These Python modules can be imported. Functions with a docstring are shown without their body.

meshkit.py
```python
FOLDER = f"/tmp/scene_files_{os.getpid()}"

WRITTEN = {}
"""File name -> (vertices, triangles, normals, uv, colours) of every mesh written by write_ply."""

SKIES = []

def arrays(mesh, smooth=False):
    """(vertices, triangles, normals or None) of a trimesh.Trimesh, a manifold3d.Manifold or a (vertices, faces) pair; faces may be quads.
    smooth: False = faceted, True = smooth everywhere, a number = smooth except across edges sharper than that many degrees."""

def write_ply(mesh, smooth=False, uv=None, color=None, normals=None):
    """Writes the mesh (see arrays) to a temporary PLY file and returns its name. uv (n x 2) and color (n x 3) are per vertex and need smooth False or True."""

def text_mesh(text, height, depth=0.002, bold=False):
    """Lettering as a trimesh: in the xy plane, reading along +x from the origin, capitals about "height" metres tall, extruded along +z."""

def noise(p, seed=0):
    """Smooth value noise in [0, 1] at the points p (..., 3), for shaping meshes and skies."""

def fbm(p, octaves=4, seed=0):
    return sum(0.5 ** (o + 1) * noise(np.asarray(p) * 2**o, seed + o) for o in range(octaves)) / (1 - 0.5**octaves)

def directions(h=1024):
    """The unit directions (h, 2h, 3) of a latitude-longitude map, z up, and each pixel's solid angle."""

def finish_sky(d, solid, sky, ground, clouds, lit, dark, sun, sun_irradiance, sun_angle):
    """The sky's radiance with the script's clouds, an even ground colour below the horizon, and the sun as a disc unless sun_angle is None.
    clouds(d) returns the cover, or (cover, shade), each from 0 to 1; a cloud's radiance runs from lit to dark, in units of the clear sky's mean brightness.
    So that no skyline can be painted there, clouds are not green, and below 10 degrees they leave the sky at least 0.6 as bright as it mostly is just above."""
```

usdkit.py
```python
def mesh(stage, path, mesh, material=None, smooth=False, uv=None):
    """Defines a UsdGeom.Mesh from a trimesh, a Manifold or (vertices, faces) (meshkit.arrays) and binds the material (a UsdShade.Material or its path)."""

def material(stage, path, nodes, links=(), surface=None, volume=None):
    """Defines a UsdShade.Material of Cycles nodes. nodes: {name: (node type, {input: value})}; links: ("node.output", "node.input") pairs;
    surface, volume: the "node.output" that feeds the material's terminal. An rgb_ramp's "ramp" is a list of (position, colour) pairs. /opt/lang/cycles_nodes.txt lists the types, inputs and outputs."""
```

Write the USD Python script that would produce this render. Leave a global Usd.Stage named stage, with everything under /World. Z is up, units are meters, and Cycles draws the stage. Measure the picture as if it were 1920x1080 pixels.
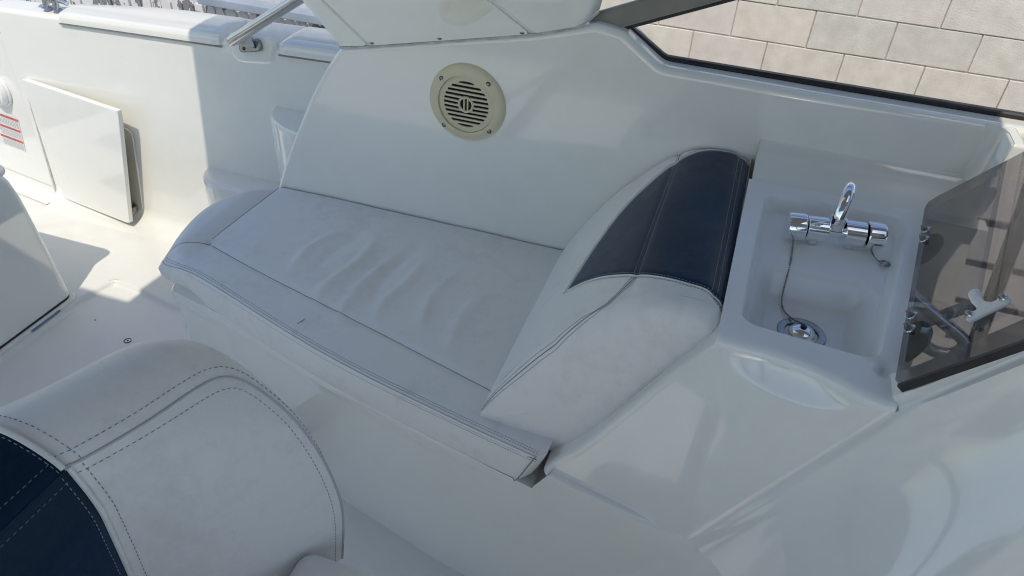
import math, random
import numpy as np
import trimesh, shapely, usdkit, meshkit
from shapely.geometry import Polygon
from pxr import Usd, UsdGeom, UsdLux, UsdShade, Gf, Sdf

random.seed(7)
rng = np.random.default_rng(7)
stage = Usd.Stage.CreateInMemory()
UsdGeom.SetStageUpAxis(stage, 'Z')
UsdGeom.SetStageMetersPerUnit(stage, 1.0)
UsdGeom.Xform.Define(stage, '/World')

# ------------------------------------------------------------------ camera, sky, sun
RX = np.array([0.94651301, 0.31847537, 0.05183211])      # picture right
RD = np.array([0.23219907, -0.5607511, -0.79475895])     # picture down
RF = np.array([-0.22404624, 0.76428505, -0.6047079])     # view direction
cam = UsdGeom.Camera.Define(stage, '/World/camera')
m = np.eye(4)
m[0, :3], m[1, :3], m[2, :3], m[3, :3] = RX, -RD, -RF, (0, 0, 1.55)
cam.AddTransformOp().Set(Gf.Matrix4d(*m.ravel().tolist()))
cam.CreateHorizontalApertureAttr(36.0)
cam.CreateVerticalApertureAttr(20.25)
cam.CreateFocalLengthAttr(26.25)
cam.CreateClippingRangeAttr(Gf.Vec2f(0.05, 500))
cam.CreateExposureAttr(0.33)

SUN = np.array([0.07, -0.5, 0.86]); SUN /= np.linalg.norm(SUN)   # towards the sun
usdkit.material(stage, '/World/Looks/sky', {
    'sky': ('sky_texture', {'sky_type': 'single_scattering', 'sun_disc': False, 'sun_elevation': float(math.asin(SUN[2])),
                            'sun_rotation': float(math.atan2(SUN[0], SUN[1])), 'air_density': 1.0, 'aerosol_density': 1.0}),
    'bg': ('background_shader', {'strength': 0.15})}, [('sky.color', 'bg.color')], surface='bg.background')
dome = UsdLux.DomeLight.Define(stage, '/World/sky')
UsdShade.MaterialBindingAPI.Apply(dome.GetPrim()).Bind(UsdShade.Material.Get(stage, '/World/Looks/sky'))
dome.GetPrim().SetCustomDataByKey('kind', 'structure')
sun = UsdLux.DistantLight.Define(stage, '/World/sun')
sun.CreateAngleAttr(0.5); sun.CreateIntensityAttr(0.58); sun.CreateColorAttr(Gf.Vec3f(1, 0.925, 0.81))
sun.GetPrim().CreateAttribute('inputs:normalize', Sdf.ValueTypeNames.Bool).Set(True)
zax = SUN; xax = np.cross([0, 0, 1.0], zax); xax /= np.linalg.norm(xax); yax = np.cross(zax, xax)
m = np.eye(4); m[0, :3], m[1, :3], m[2, :3] = xax, yax, zax
sun.AddTransformOp().Set(Gf.Matrix4d(*m.ravel().tolist()))

# ------------------------------------------------------------------ materials
MAT = {}
def mat(name, nodes, links, surface='p.BSDF', volume=None):
    MAT[name] = usdkit.material(stage, '/World/Looks/' + name, nodes, links, surface=surface, volume=volume)

def coated(name, c1, c2, rough, scale=6.0, bump=0.0, bscale=40.0, metallic=0.0, rvar=0.0, coat=0.0, detail=4, bdet=3):
    nodes = {'g': ('geometry', {}),
             'n': ('noise_texture', {'scale': scale, 'detail': detail, 'roughness': 0.55}),
             'r': ('rgb_ramp', {'ramp': [(0.3, c1), (0.7, c2)]}),
             'rr': ('map_range', {'from_min': 0.3, 'from_max': 0.7, 'to_min': max(0.02, rough - rvar), 'to_max': rough + rvar}),
             'p': ('principled_bsdf', {'metallic': metallic, 'coat_weight': coat, 'coat_roughness': 0.05})}
    links = [('g.position', 'n.vector'), ('n.fac', 'r.fac'), ('r.color', 'p.base_color'), ('n.fac', 'rr.value'), ('rr.result', 'p.roughness')]
    if bump:
        nodes['bn'] = ('noise_texture', {'scale': bscale, 'detail': bdet, 'roughness': 0.5})
        nodes['b'] = ('bump', {'strength': 1.0, 'distance': bump})
        links += [('g.position', 'bn.vector'), ('bn.fac', 'b.height'), ('b.normal', 'p.normal')]
    mat(name, nodes, links)

def soiled(name, base, dirt, rough, dscale, amount, bump, bscale, wave=0.0, spec=0.5, coat=0.0, specks=False):
    """a base colour with faint blotches of grime, streaks and a finely grained or gently wavy surface"""
    nodes = {'g': ('geometry', {}),
             'n1': ('noise_texture', {'scale': dscale, 'detail': 6, 'roughness': 0.62, 'distortion': 0.4}),
             'n2': ('noise_texture', {'scale': dscale * 9, 'detail': 5, 'roughness': 0.7}),
             'a1': ('map_range', {'from_min': 0.45, 'from_max': 0.72, 'to_min': 0.0, 'to_max': amount}),
             'a2': ('map_range', {'from_min': 0.55, 'from_max': 0.8, 'to_min': 0.0, 'to_max': amount * 0.8}),
             's': ('math', {'math_type': 'add'}),
             'mx': ('mix_color', {'a': base, 'b': dirt}),
             'rr': ('map_range', {'from_min': 0.0, 'from_max': 1.0, 'to_min': rough, 'to_max': min(1, rough + 0.35)}),
             'bn': ('noise_texture', {'scale': bscale, 'detail': 3, 'roughness': 0.5}),
             'b': ('bump', {'strength': 1.0, 'distance': bump}),
             'p': ('principled_bsdf', {'specular_ior_level': spec, 'coat_weight': coat, 'coat_roughness': 0.03, 'coat_ior': 1.55})}
    links = [('g.position', 'n1.vector'), ('g.position', 'n2.vector'), ('n1.fac', 'a1.value'), ('n2.fac', 'a2.value'), ('a1.result', 's.value1'),
             ('a2.result', 's.value2'), ('s.value', 'mx.fac'), ('mx.result', 'p.base_color'), ('s.value', 'rr.value'), ('rr.result', 'p.roughness'),
             ('g.position', 'bn.vector'), ('bn.fac', 'b.height')]
    if specks:
        nodes['v'] = ('voronoi_texture', {'scale': 7.0}); nodes['vs'] = ('separate_color', {})
        nodes['vl'] = ('math', {'math_type': 'less_than', 'value2': 0.011}); nodes['vg'] = ('math', {'math_type': 'greater_than', 'value2': 0.62})
        nodes['vm'] = ('math', {'math_type': 'multiply'}); nodes['mx2'] = ('mix_color', {'b': (0.10, 0.09, 0.08)})
        nodes['vk'] = ('math', {'math_type': 'multiply', 'value2': 0.8})
        links = [l for l in links if l[1] != 'p.base_color'] + [('g.position', 'v.vector'), ('v.distance', 'vl.value1'), ('v.color', 'vs.color'), ('vs.r', 'vg.value1'),
            ('vl.value', 'vm.value1'), ('vg.value', 'vm.value2'), ('vm.value', 'vk.value1'), ('vk.value', 'mx2.fac'), ('mx.result', 'mx2.a'), ('mx2.result', 'p.base_color')]
    if wave:
        nodes['wn'] = ('noise_texture', {'scale': 4.0, 'detail': 1})
        nodes['wb'] = ('bump', {'strength': 1.0, 'distance': wave})
        links += [('g.position', 'wn.vector'), ('wn.fac', 'wb.height'), ('b.normal', 'wb.normal'), ('wb.normal', 'p.normal')]
    else:
        links.append(('b.normal', 'p.normal'))
    mat(name, nodes, links)

soiled('gelcoat', (0.78, 0.77, 0.70), (0.60, 0.58, 0.50), 0.09, 1.6, 0.14, 0.00003, 260, wave=0.0045, coat=0.7, specks=True)
soiled('gelcoat_sink', (0.79, 0.79, 0.755), (0.60, 0.58, 0.50), 0.20, 3.0, 0.16, 0.00003, 260, specks=True)
soiled('gelcoat_floor', (0.76, 0.745, 0.685), (0.50, 0.49, 0.44), 0.30, 2.0, 0.22, 0.0002, 500, wave=0.003, specks=True)
soiled('vinyl_white', (0.75, 0.735, 0.69), (0.44, 0.40, 0.35), 0.40, 4.5, 0.22, 0.00035, 420)
soiled('vinyl_seat', (0.75, 0.735, 0.70), (0.42, 0.40, 0.38), 0.40, 4.5, 0.22, 0.00035, 420)
soiled('vinyl_navy', (0.0010, 0.0150, 0.037), (0.003, 0.021, 0.043), 0.34, 5.0, 0.3, 0.0002, 420, spec=0.24)
coated('vinyl_seam', (0.40, 0.39, 0.385), (0.48, 0.47, 0.46), 0.6)
coated('thread_dark', (0.17, 0.16, 0.16), (0.27, 0.25, 0.245), 0.7, scale=80)
coated('thread_grey', (0.20, 0.23, 0.28), (0.30, 0.32, 0.36), 0.7, scale=80)
coated('thread_light', (0.10, 0.125, 0.17), (0.16, 0.19, 0.24), 0.7, scale=80)
coated('beige_plastic', (0.58, 0.515, 0.345), (0.64, 0.575, 0.395), 0.34, scale=9, bump=0.0001, bscale=300, rvar=0.06)
coated('white_plastic', (0.72, 0.72, 0.69), (0.78, 0.78, 0.75), 0.35, scale=9, rvar=0.05)
coated('black_plastic', (0.010, 0.010, 0.011), (0.02, 0.02, 0.02), 0.5, scale=30)
coated('black_rubber', (0.008, 0.008, 0.010), (0.016, 0.016, 0.018), 0.38, scale=30, rvar=0.08)
coated('chrome', (0.86, 0.87, 0.89), (0.92, 0.93, 0.94), 0.05, scale=14, metallic=1.0, rvar=0.03)
coated('stainless', (0.54, 0.54, 0.54), (0.62, 0.62, 0.62), 0.12, scale=30, metallic=1.0, rvar=0.07)
coated('tarnished', (0.20, 0.20, 0.20), (0.36, 0.35, 0.33), 0.32, scale=90, metallic=1.0, rvar=0.1)
coated('frame_grey', (0.20, 0.195, 0.165), (0.25, 0.24, 0.21), 0.45, scale=12, rvar=0.08)
coated('caulk', (0.40, 0.39, 0.36), (0.62, 0.61, 0.58), 0.5, scale=40)
coated('label_red', (0.60, 0.08, 0.05), (0.70, 0.12, 0.08), 0.5, scale=40)
coated('label_white', (0.70, 0.68, 0.66), (0.76, 0.75, 0.73), 0.5, scale=60)
coated('label_ink', (0.30, 0.29, 0.30), (0.44, 0.43, 0.44), 0.6, scale=200)
coated('blue_tape', (0.11, 0.14, 0.25), (0.22, 0.25, 0.36), 0.5, scale=60)
coated('concrete_ground', (0.26, 0.25, 0.23), (0.36, 0.34, 0.31), 0.9, scale=2, bump=0.004, bscale=60)
coated('mortar', (0.44, 0.385, 0.34), (0.60, 0.54, 0.49), 0.95, scale=40, bump=0.004, bscale=90)
for i, (a, b) in enumerate([((0.63, 0.57, 0.475), (0.76, 0.695, 0.59)), ((0.65, 0.58, 0.495), (0.75, 0.68, 0.59)), ((0.58, 0.535, 0.45), (0.72, 0.665, 0.56)), ((0.67, 0.60, 0.49), (0.78, 0.71, 0.60))]):
    coated('block_%s' % 'abcd'[i], a, b, 0.95, scale=14, bump=0.0022, bscale=190, detail=8, bdet=6)
coated('corrugated', (0.60, 0.60, 0.60), (0.70, 0.70, 0.69), 0.5, scale=3)
coated('rail_blue', (0.26, 0.31, 0.37), (0.33, 0.38, 0.44), 0.5, scale=8)
coated('dark_carpet', (0.075, 0.075, 0.085), (0.10, 0.10, 0.11), 0.9, scale=60)
coated('louvre', (0.58, 0.57, 0.57), (0.64, 0.63, 0.63), 0.5, scale=6)
coated('locker_lining', (0.50, 0.485, 0.42), (0.56, 0.54, 0.47), 0.4, scale=3)
coated('drain_steel', (0.34, 0.34, 0.34), (0.44, 0.44, 0.43), 0.28, scale=40, metallic=1.0, rvar=0.06)
coated('instrument_black', (0.012, 0.012, 0.014), (0.02, 0.02, 0.022), 0.3, scale=10)
coated('roof_canvas', (0.25, 0.255, 0.265), (0.29, 0.295, 0.305), 0.8, scale=3)
coated('rope_blue', (0.03, 0.08, 0.30), (0.06, 0.12, 0.36), 0.8, scale=200)
coated('drain_dark', (0.02, 0.02, 0.02), (0.05, 0.05, 0.05), 0.4, scale=50)
# old paint flaking off grey boards
mat('peeling_paint', {'g': ('geometry', {}), 'mp': ('mapping', {'scale': (1.0, 1.0, 0.45)}),
    'n': ('noise_texture', {'scale': 13.0, 'detail': 8, 'roughness': 0.62, 'distortion': 0.5}),
    'n2': ('noise_texture', {'scale': 60.0, 'detail': 4}),
    'r': ('rgb_ramp', {'ramp': [(0.0, (0.62, 0.60, 0.57)), (0.53, (0.66, 0.64, 0.61)), (0.545, (0.05, 0.045, 0.04)), (0.56, (0.20, 0.195, 0.20)), (1.0, (0.27, 0.265, 0.27))]}),
    'b': ('bump', {'strength': 1.0, 'distance': 0.004}), 'p': ('principled_bsdf', {'roughness': 0.8})},
    [('g.position', 'mp.vector'), ('mp.vector', 'n.vector'), ('g.position', 'n2.vector'), ('n.fac', 'r.fac'), ('r.color', 'p.base_color'), ('n.fac', 'b.height'), ('b.normal', 'p.normal')])
# clear and smoked panes let the sun through
def pane(name, tint, gloss=0.02):
    mat(name, {'t': ('transparent_bsdf', {'color': tint}), 'gl': ('glossy_bsdf', {'color': (1, 1, 1), 'roughness': gloss}),
               'f': ('layer_weight', {'blend': 0.5}), 'pw': ('math', {'math_type': 'power', 'value2': 5.0}),
               'ma': ('math', {'math_type': 'multiply_add', 'value2': 0.9, 'value3': 0.04}), 'mx': ('mix_closure', {})},
        [('f.facing', 'pw.value1'), ('pw.value', 'ma.value1'), ('ma.value', 'mx.fac'), ('t.BSDF', 'mx.closure1'), ('gl.BSDF', 'mx.closure2')], surface='mx.closure')
pane('clear_pane', (0.97, 0.98, 0.98))
pane('smoked_pane', (0.56, 0.555, 0.575))     # two faces: about half the light comes through

# ------------------------------------------------------------------ helpers
USED = {}
def numbered(path):
    n = USED.get(path, -1) + 1
    USED[path] = n
    return path if n == 0 else '%s_%03d' % (path, n)

def fix(v, f):
    mesh = trimesh.Trimesh(np.asarray(v, float), np.asarray(f, int), process=False)
    mesh.merge_vertices(digits_vertex=6)
    mesh.update_faces(mesh.nondegenerate_faces(height=1e-9))
    return mesh

def cat(*ms):
    return trimesh.util.concatenate([x for x in ms if x is not None])

def obj(name, mesh, material, parent=None, smooth=35, kind=None, label=None):
    base = (parent.GetPath().pathString if parent is not None else '/World') + '/' + name
    p = usdkit.mesh(stage, numbered(base), mesh, MAT[material], smooth=smooth).GetPrim()
    UsdGeom.Mesh(p).CreateDoubleSidedAttr(True)
    if kind: p.SetCustomDataByKey('kind', kind)
    if label: p.SetCustomDataByKey('label', label)
    return p

def thing(name, label, category, group=None):
    p = UsdGeom.Xform.Define(stage, numbered('/World/' + name)).GetPrim()
    p.SetCustomDataByKey('label', label); p.SetCustomDataByKey('category', category)
    if group: p.SetCustomDataByKey('group', group)
    return p

def tag(p, label, category, group=None):
    p.SetCustomDataByKey('label', label); p.SetCustomDataByKey('category', category)
    if group: p.SetCustomDataByKey('group', group)
    return p

def nrm(a):
    a = np.asarray(a, float)
    return a / np.maximum(np.linalg.norm(a, axis=-1, keepdims=True), 1e-12)

def sm(a, b, x):
    t = np.clip((np.asarray(x, float) - a) / (b - a), 0, 1)
    return t * t * (3 - 2 * t)

def grid_mesh(P, closed_u=False):
    """P (nu, nv, 3) -> mesh"""
    nu, nv = P.shape[:2]
    idx = np.arange(nu * nv).reshape(nu, nv)
    if closed_u: idx = np.vstack([idx, idx[:1]])
    a, b, c, d = idx[:-1, :-1], idx[1:, :-1], idx[1:, 1:], idx[:-1, 1:]
    f = np.vstack([np.stack([a, b, c], -1).reshape(-1, 3), np.stack([a, c, d], -1).reshape(-1, 3)])
    return fix(P.reshape(-1, 3), f)

def patch(poly, fn, step, step2=None):
    """a region of a parameter plane, cut exactly along its outline, carried onto a surface by fn"""
    su, sv = step, step2 or step
    if not poly.is_valid: poly = poly.buffer(0)
    if poly.geom_type != 'Polygon': poly = max(poly.geoms, key=lambda s: s.area)
    x0, y0, x1, y1 = poly.bounds
    xs, ys = np.arange(x0, x1 + su, su), np.arange(y0, y1 + sv, sv)
    gx, gy = np.meshgrid(xs[:-1] if len(xs) > 1 else xs, ys[:-1] if len(ys) > 1 else ys, indexing='ij')
    gx, gy = gx.ravel(), gy.ravel()
    boxes = shapely.box(gx, gy, gx + su, gy + sv)
    shapely.prepare(poly)
    inside = shapely.contains(poly, boxes)
    touch = shapely.intersects(poly, boxes) & ~inside
    V, F, n = [], [], 0
    k = np.nonzero(inside)[0]
    if len(k):
        q = np.stack([np.stack([gx[k], gy[k]], -1), np.stack([gx[k] + su, gy[k]], -1), np.stack([gx[k] + su, gy[k] + sv], -1), np.stack([gx[k], gy[k] + sv], -1)], 1)
        V.append(q.reshape(-1, 2)); i = np.arange(len(k))[:, None] * 4
        F += [np.hstack([i, i + 1, i + 2]), np.hstack([i, i + 2, i + 3])]; n = 4 * len(k)
    for g in shapely.intersection(poly, boxes[touch]):
        for s in getattr(g, 'geoms', [g]):
            if s.geom_type != 'Polygon' or s.area < 1e-10: continue
            try: v, f = trimesh.creation.triangulate_polygon(s, engine='earcut')
            except Exception: continue
            if not len(f): continue
            t = v[f]; ar = np.cross(t[:, 1] - t[:, 0], t[:, 2] - t[:, 0])
            f = np.where(ar[:, None] < 0, f[:, ::-1], f)
            V.append(v); F.append(f + n); n += len(v)
    V = np.vstack(V)
    return fix(fn(V), np.vstack(F))

def dense(pts, step, closed=False):
    """resample a polyline evenly"""
    p = np.asarray(pts, float)
    if closed: p = np.vstack([p, p[:1]])
    s = np.r_[0, np.cumsum(np.linalg.norm(np.diff(p, axis=0), axis=1))]
    n = max(2, int(round(s[-1] / step)) + 1)
    t = np.linspace(0, s[-1], n)
    r = np.stack([np.interp(t, s, p[:, k]) for k in range(p.shape[1])], -1)
    return r[:-1] if closed else r

def curve(pts, step=0.01):
    """a smooth (Catmull-Rom) curve through points"""
    from scipy.interpolate import CubicSpline
    p = np.asarray(pts, float)
    s = np.r_[0, np.cumsum(np.linalg.norm(np.diff(p, axis=0), axis=1) ** 0.5)]
    cs = CubicSpline(s, p)
    return dense(cs(np.linspace(0, s[-1], 400)), step)

def round_poly(pts, r, n=6):
    """polygon with rounded corners; r a number or one per corner"""
    p = np.asarray(pts, float); out = []
    rs = np.broadcast_to(r, len(p))
    for i in range(len(p)):
        a, b, c = p[i - 1], p[i], p[(i + 1) % len(p)]
        u, v = nrm(a - b), nrm(c - b)
        ang = math.acos(np.clip(u @ v, -1, 1))
        if rs[i] <= 0 or ang > 3.1: out.append(b); continue
        d = min(rs[i] / math.tan(ang / 2), 0.48 * np.linalg.norm(a - b), 0.48 * np.linalg.norm(c - b))
        p0, p1 = b + u * d, b + v * d
        for t in np.linspace(0, 1, n + 1):
            out.append((1 - t) ** 2 * p0 + 2 * t * (1 - t) * b + t * t * p1)
    return np.array(out)

def tube(pts, r, n=12, cap=True):
    p = np.asarray(pts, float); r = np.broadcast_to(r, len(p)).astype(float)
    t = nrm(np.gradient(p, axis=0))
    ref = np.array([0, 0, 1.0]) if abs(t[0, 2]) < 0.9 else np.array([1.0, 0, 0])
    u = nrm(np.cross(t[0], ref)); U = [u]
    for i in range(1, len(p)):
        u = u - t[i] * (u @ t[i]); u = nrm(u); U.append(u)
    U = np.array(U); W = np.cross(t, U)
    a = np.linspace(0, 2 * math.pi, n, endpoint=False)
    ring = p[:, None] + r[:, None, None] * (np.cos(a)[None, :, None] * U[:, None] + np.sin(a)[None, :, None] * W[:, None])
    idx = np.arange(len(p) * n).reshape(len(p), n)
    nx = np.roll(idx, -1, 1)
    f = np.vstack([np.stack([idx[:-1], nx[:-1], nx[1:]], -1).reshape(-1, 3), np.stack([idx[:-1], nx[1:], idx[1:]], -1).reshape(-1, 3)])
    V = ring.reshape(-1, 3)
    if cap:
        V = np.vstack([V, p[0], p[-1]]); c0, c1 = len(V) - 2, len(V) - 1
        f = np.vstack([f, np.stack([nx[0], idx[0], np.full(n, c0)], -1), np.stack([idx[-1], nx[-1], np.full(n, c1)], -1)])
    return trimesh.Trimesh(V, f, process=False)

def frame_of(axis):
    z = nrm(axis); ref = np.array([0, 0, 1.0]) if abs(z[2]) < 0.9 else np.array([1.0, 0, 0])
    x = nrm(np.cross(ref, z)); return x, np.cross(z, x), z

def lathe(profile, origin, axis, n=40, arc=None):
    """profile of (radius, height along axis)"""
    x, y, z = frame_of(axis)
    pr = np.asarray(profile, float); a = np.linspace(0, 2 * math.pi, n, endpoint=False)
    P = np.asarray(origin) + pr[None, :, 0, None] * (np.cos(a)[:, None, None] * x + np.sin(a)[:, None, None] * y) + pr[None, :, 1, None] * z
    return grid_mesh(P, closed_u=True)

def slab(contour, depth, r, place, nseg=5, step=0.012, back=True, flat_step=None):
    """a plate: contour (N,2), rounded front edge of radius r, walls running back by depth. place(uvw) -> world, w = 0 at the front and growing backwards"""
    c = dense(contour, step, closed=True)
    area = 0.5 * np.sum(c[:, 0] * np.roll(c[:, 1], -1) - np.roll(c[:, 0], -1) * c[:, 1])
    if area < 0: c = c[::-1]
    t = nrm(np.roll(c, -1, 0) - np.roll(c, 1, 0)); inn = np.stack([-t[:, 1], t[:, 0]], -1)
    rings = []
    for k in range(nseg + 1):
        a = k / nseg * math.pi / 2
        rings.append(np.c_[c + inn * r * (1 - math.sin(a)), np.full(len(c), r * (1 - math.cos(a)))])
    rings.append(np.c_[c, np.full(len(c), depth)])
    R = np.array(rings)                                    # (k, n, 3)
    side = grid_mesh(np.ascontiguousarray(np.swapaxes(place(R.reshape(-1, 3)).reshape(R.shape), 0, 1)), closed_u=True)
    poly = Polygon(R[0][:, :2]).buffer(0)
    def put(w): return lambda uv: place(np.c_[uv, np.full(len(uv), w)])
    def flat(w):
        if flat_step: return patch(poly, put(w), flat_step)
        ms = []
        for g in getattr(poly, 'geoms', [poly]):
            v, f = trimesh.creation.triangulate_polygon(g, engine='earcut'); ms.append(fix(put(w)(v), f))
        return cat(*ms)
    parts = [side, flat(0.0)]
    if back:
        v, f = trimesh.creation.triangulate_polygon(Polygon(c).buffer(0), engine='earcut'); parts.append(fix(put(depth)(v), f))
    return fix(*(lambda q: (q.vertices, q.faces))(cat(*parts)))

def axes(o, u, v, n):
    o, u, v, n = (np.asarray(q, float) for q in (o, u, v, n))
    return lambda p: o + p[:, :1] * u + p[:, 1:2] * v + p[:, 2:3] * n

def rbox(lo, hi, r=0.01, sub=2):
    lo, hi = np.asarray(lo, float), np.asarray(hi, float)
    r = min(r, 0.49 * (hi - lo).min())
    s = trimesh.creation.icosphere(subdivisions=sub, radius=r).vertices
    P = np.vstack([s + [x, y, z] for x in (lo[0] + r, hi[0] - r) for y in (lo[1] + r, hi[1] - r) for z in (lo[2] + r, hi[2] - r)])
    return trimesh.convex.convex_hull(P)

def hull(points_radii, sub=2):
    P = np.vstack([trimesh.creation.icosphere(subdivisions=sub, radius=q[3]).vertices + np.asarray(q[:3]) for q in points_radii])
    return trimesh.convex.convex_hull(P)

def beam(a, b, w, h, up=(0, 0, 1)):
    a, b = np.asarray(a, float), np.asarray(b, float)
    t = nrm(b - a); s = nrm(np.cross(t, up)); u = np.cross(s, t)
    V = np.array([q + i * s * w / 2 + j * u * h / 2 for q in (a, b) for i, j in ((-1, -1), (1, -1), (1, 1), (-1, 1))])
    return trimesh.convex.convex_hull(V)

def stitches(path, normals, length, pitch, r, lift=0.0, seed=0):
    """thread dashes laid along a path on a surface"""
    p = np.asarray(path, float)
    s = np.r_[0, np.cumsum(np.linalg.norm(np.diff(p, axis=0), axis=1))]
    N = np.broadcast_to(np.asarray(normals, float), p.shape)
    g = np.random.default_rng(seed)
    base = trimesh.creation.icosphere(subdivisions=1, radius=1.0)
    out = []
    for c in np.arange(pitch * 0.6, s[-1] - pitch * 0.5, pitch):
        at = lambda q, A: np.array([np.interp(q, s, A[:, k]) for k in range(3)])
        a, b = at(c - length / 2, p), at(c + length / 2, p)
        t = nrm(b - a); n = nrm(at(c, N)); w = np.cross(n, t); n = np.cross(t, w)
        o = (a + b) / 2 + n * (lift + r * 0.2) + w * g.normal(0, r * 0.15)
        out.append(trimesh.Trimesh(o + base.vertices[:, :1] * t * length / 2 * g.uniform(0.9, 1.05) + base.vertices[:, 1:2] * w * r + base.vertices[:, 2:3] * n * r, base.faces, process=False))
    return cat(*out)

def screw(origin, axis, r=0.005, h=0.002):
    """pan head with a crossed recess"""
    x, y, z = frame_of(axis); o = np.asarray(origin, float)
    head = lathe([(0, h), (r * 0.55, h * 0.95), (r * 0.85, h * 0.6), (r, 0), (r, -0.002)], o, axis, 18)
    return head
def screw_cross(origin, axis, r=0.005, h=0.002):
    x, y, z = frame_of(axis); o = np.asarray(origin, float)
    a = x * math.cos(.5) + y * math.sin(.5); b = np.cross(z, a)
    return cat(beam(o + z * h - a * r * .55, o + z * h + a * r * .55, r * .3, 0.0006, z), beam(o + z * (h + .0001) - b * r * .55, o + z * (h + .0001) + b * r * .55, r * .3, 0.0006, z))

# ================================================================== outside: ground, block wall, fence, building
p = obj('ground', grid_mesh(np.array([[[x, y, -1.0] for y in np.linspace(-60, 60, 13)] for x in np.linspace(-60, 60, 13)])), 'concrete_ground', kind='structure')

wall = thing('block_wall', 'tall sunlit wall of pale beige concrete blocks seen through the windshield', 'wall')
BY = 4.2
obj('mortar_bed', cat(rbox((-1.2, BY + 0.006, -1.0), (3.4, BY + 0.15, 2.2), 0.002, 1)), 'mortar', wall)
CH, CL = 0.1915, 0.3915
blk = []
for r_ in range(17):
    z0 = -1.0 + 0.110 + CH * (r_ - 1)
    off = -1.18 - (0.196 if r_ % 2 else 0.0) + 0.098
    for c_ in range(13):
        xa, xb = off + CL * c_, off + CL * (c_ + 1)
        xa, xb = max(xa, -1.19), min(xb, 3.39)
        if xb - xa < 0.06 or z0 + CH > 2.2: continue
        zb = max(z0, -0.998)
        g = 0.0026 + 0.0012 * rng.random()
        dy = rng.uniform(-0.0025, 0.0025)
        b = rbox((xa + g, BY + dy - 0.002, zb + 0.0035), (xb - g, BY + 0.03, z0 + CH - 0.0035), 0.003, 1)
        v = np.array(b.vertices); v += (meshkit.noise(v * 31, 3)[:, None] - 0.5) * 0.003
        obj('block', trimesh.Trimesh(v, b.faces, process=False), 'block_' + 'abcd'[rng.integers(4)], wall, smooth=30)

fence = thing('picket_fence', 'old board fence with white paint peeling off grey boards, topped by a blue rail', 'fence')
x = -5.2
k = 0
while x < -1.25:
    w = 0.062 + rng.uniform(-0.004, 0.006)
    top = 0.222 + rng.uniform(-0.012, 0.006)
    c = [(x, -1.0), (x + w, -1.0), (x + w, top - 0.014), (x + w * .72, top), (x + w * .28, top), (x, top - 0.014)]
    y0 = 3.5 + rng.uniform(-0.006, 0.006)
    obj('board', slab(c, 0.02, 0.003, axes((0, y0, 0), (1, 0, 0), (0, 0, 1), (0, 1, 0)), nseg=2, step=0.05), 'peeling_paint', fence, smooth=30)
    x += w + 0.009
    k += 1
obj('top_rail', rbox((-2.9, 3.44, 0.226), (-1.2, 3.53, 0.272), 0.006, 1), 'rail_blue', fence)
obj('lower_rail', rbox((-5.2, 3.53, -0.5), (-1.2, 3.58, -0.42), 0.006, 1), 'rail_blue', fence)

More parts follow.
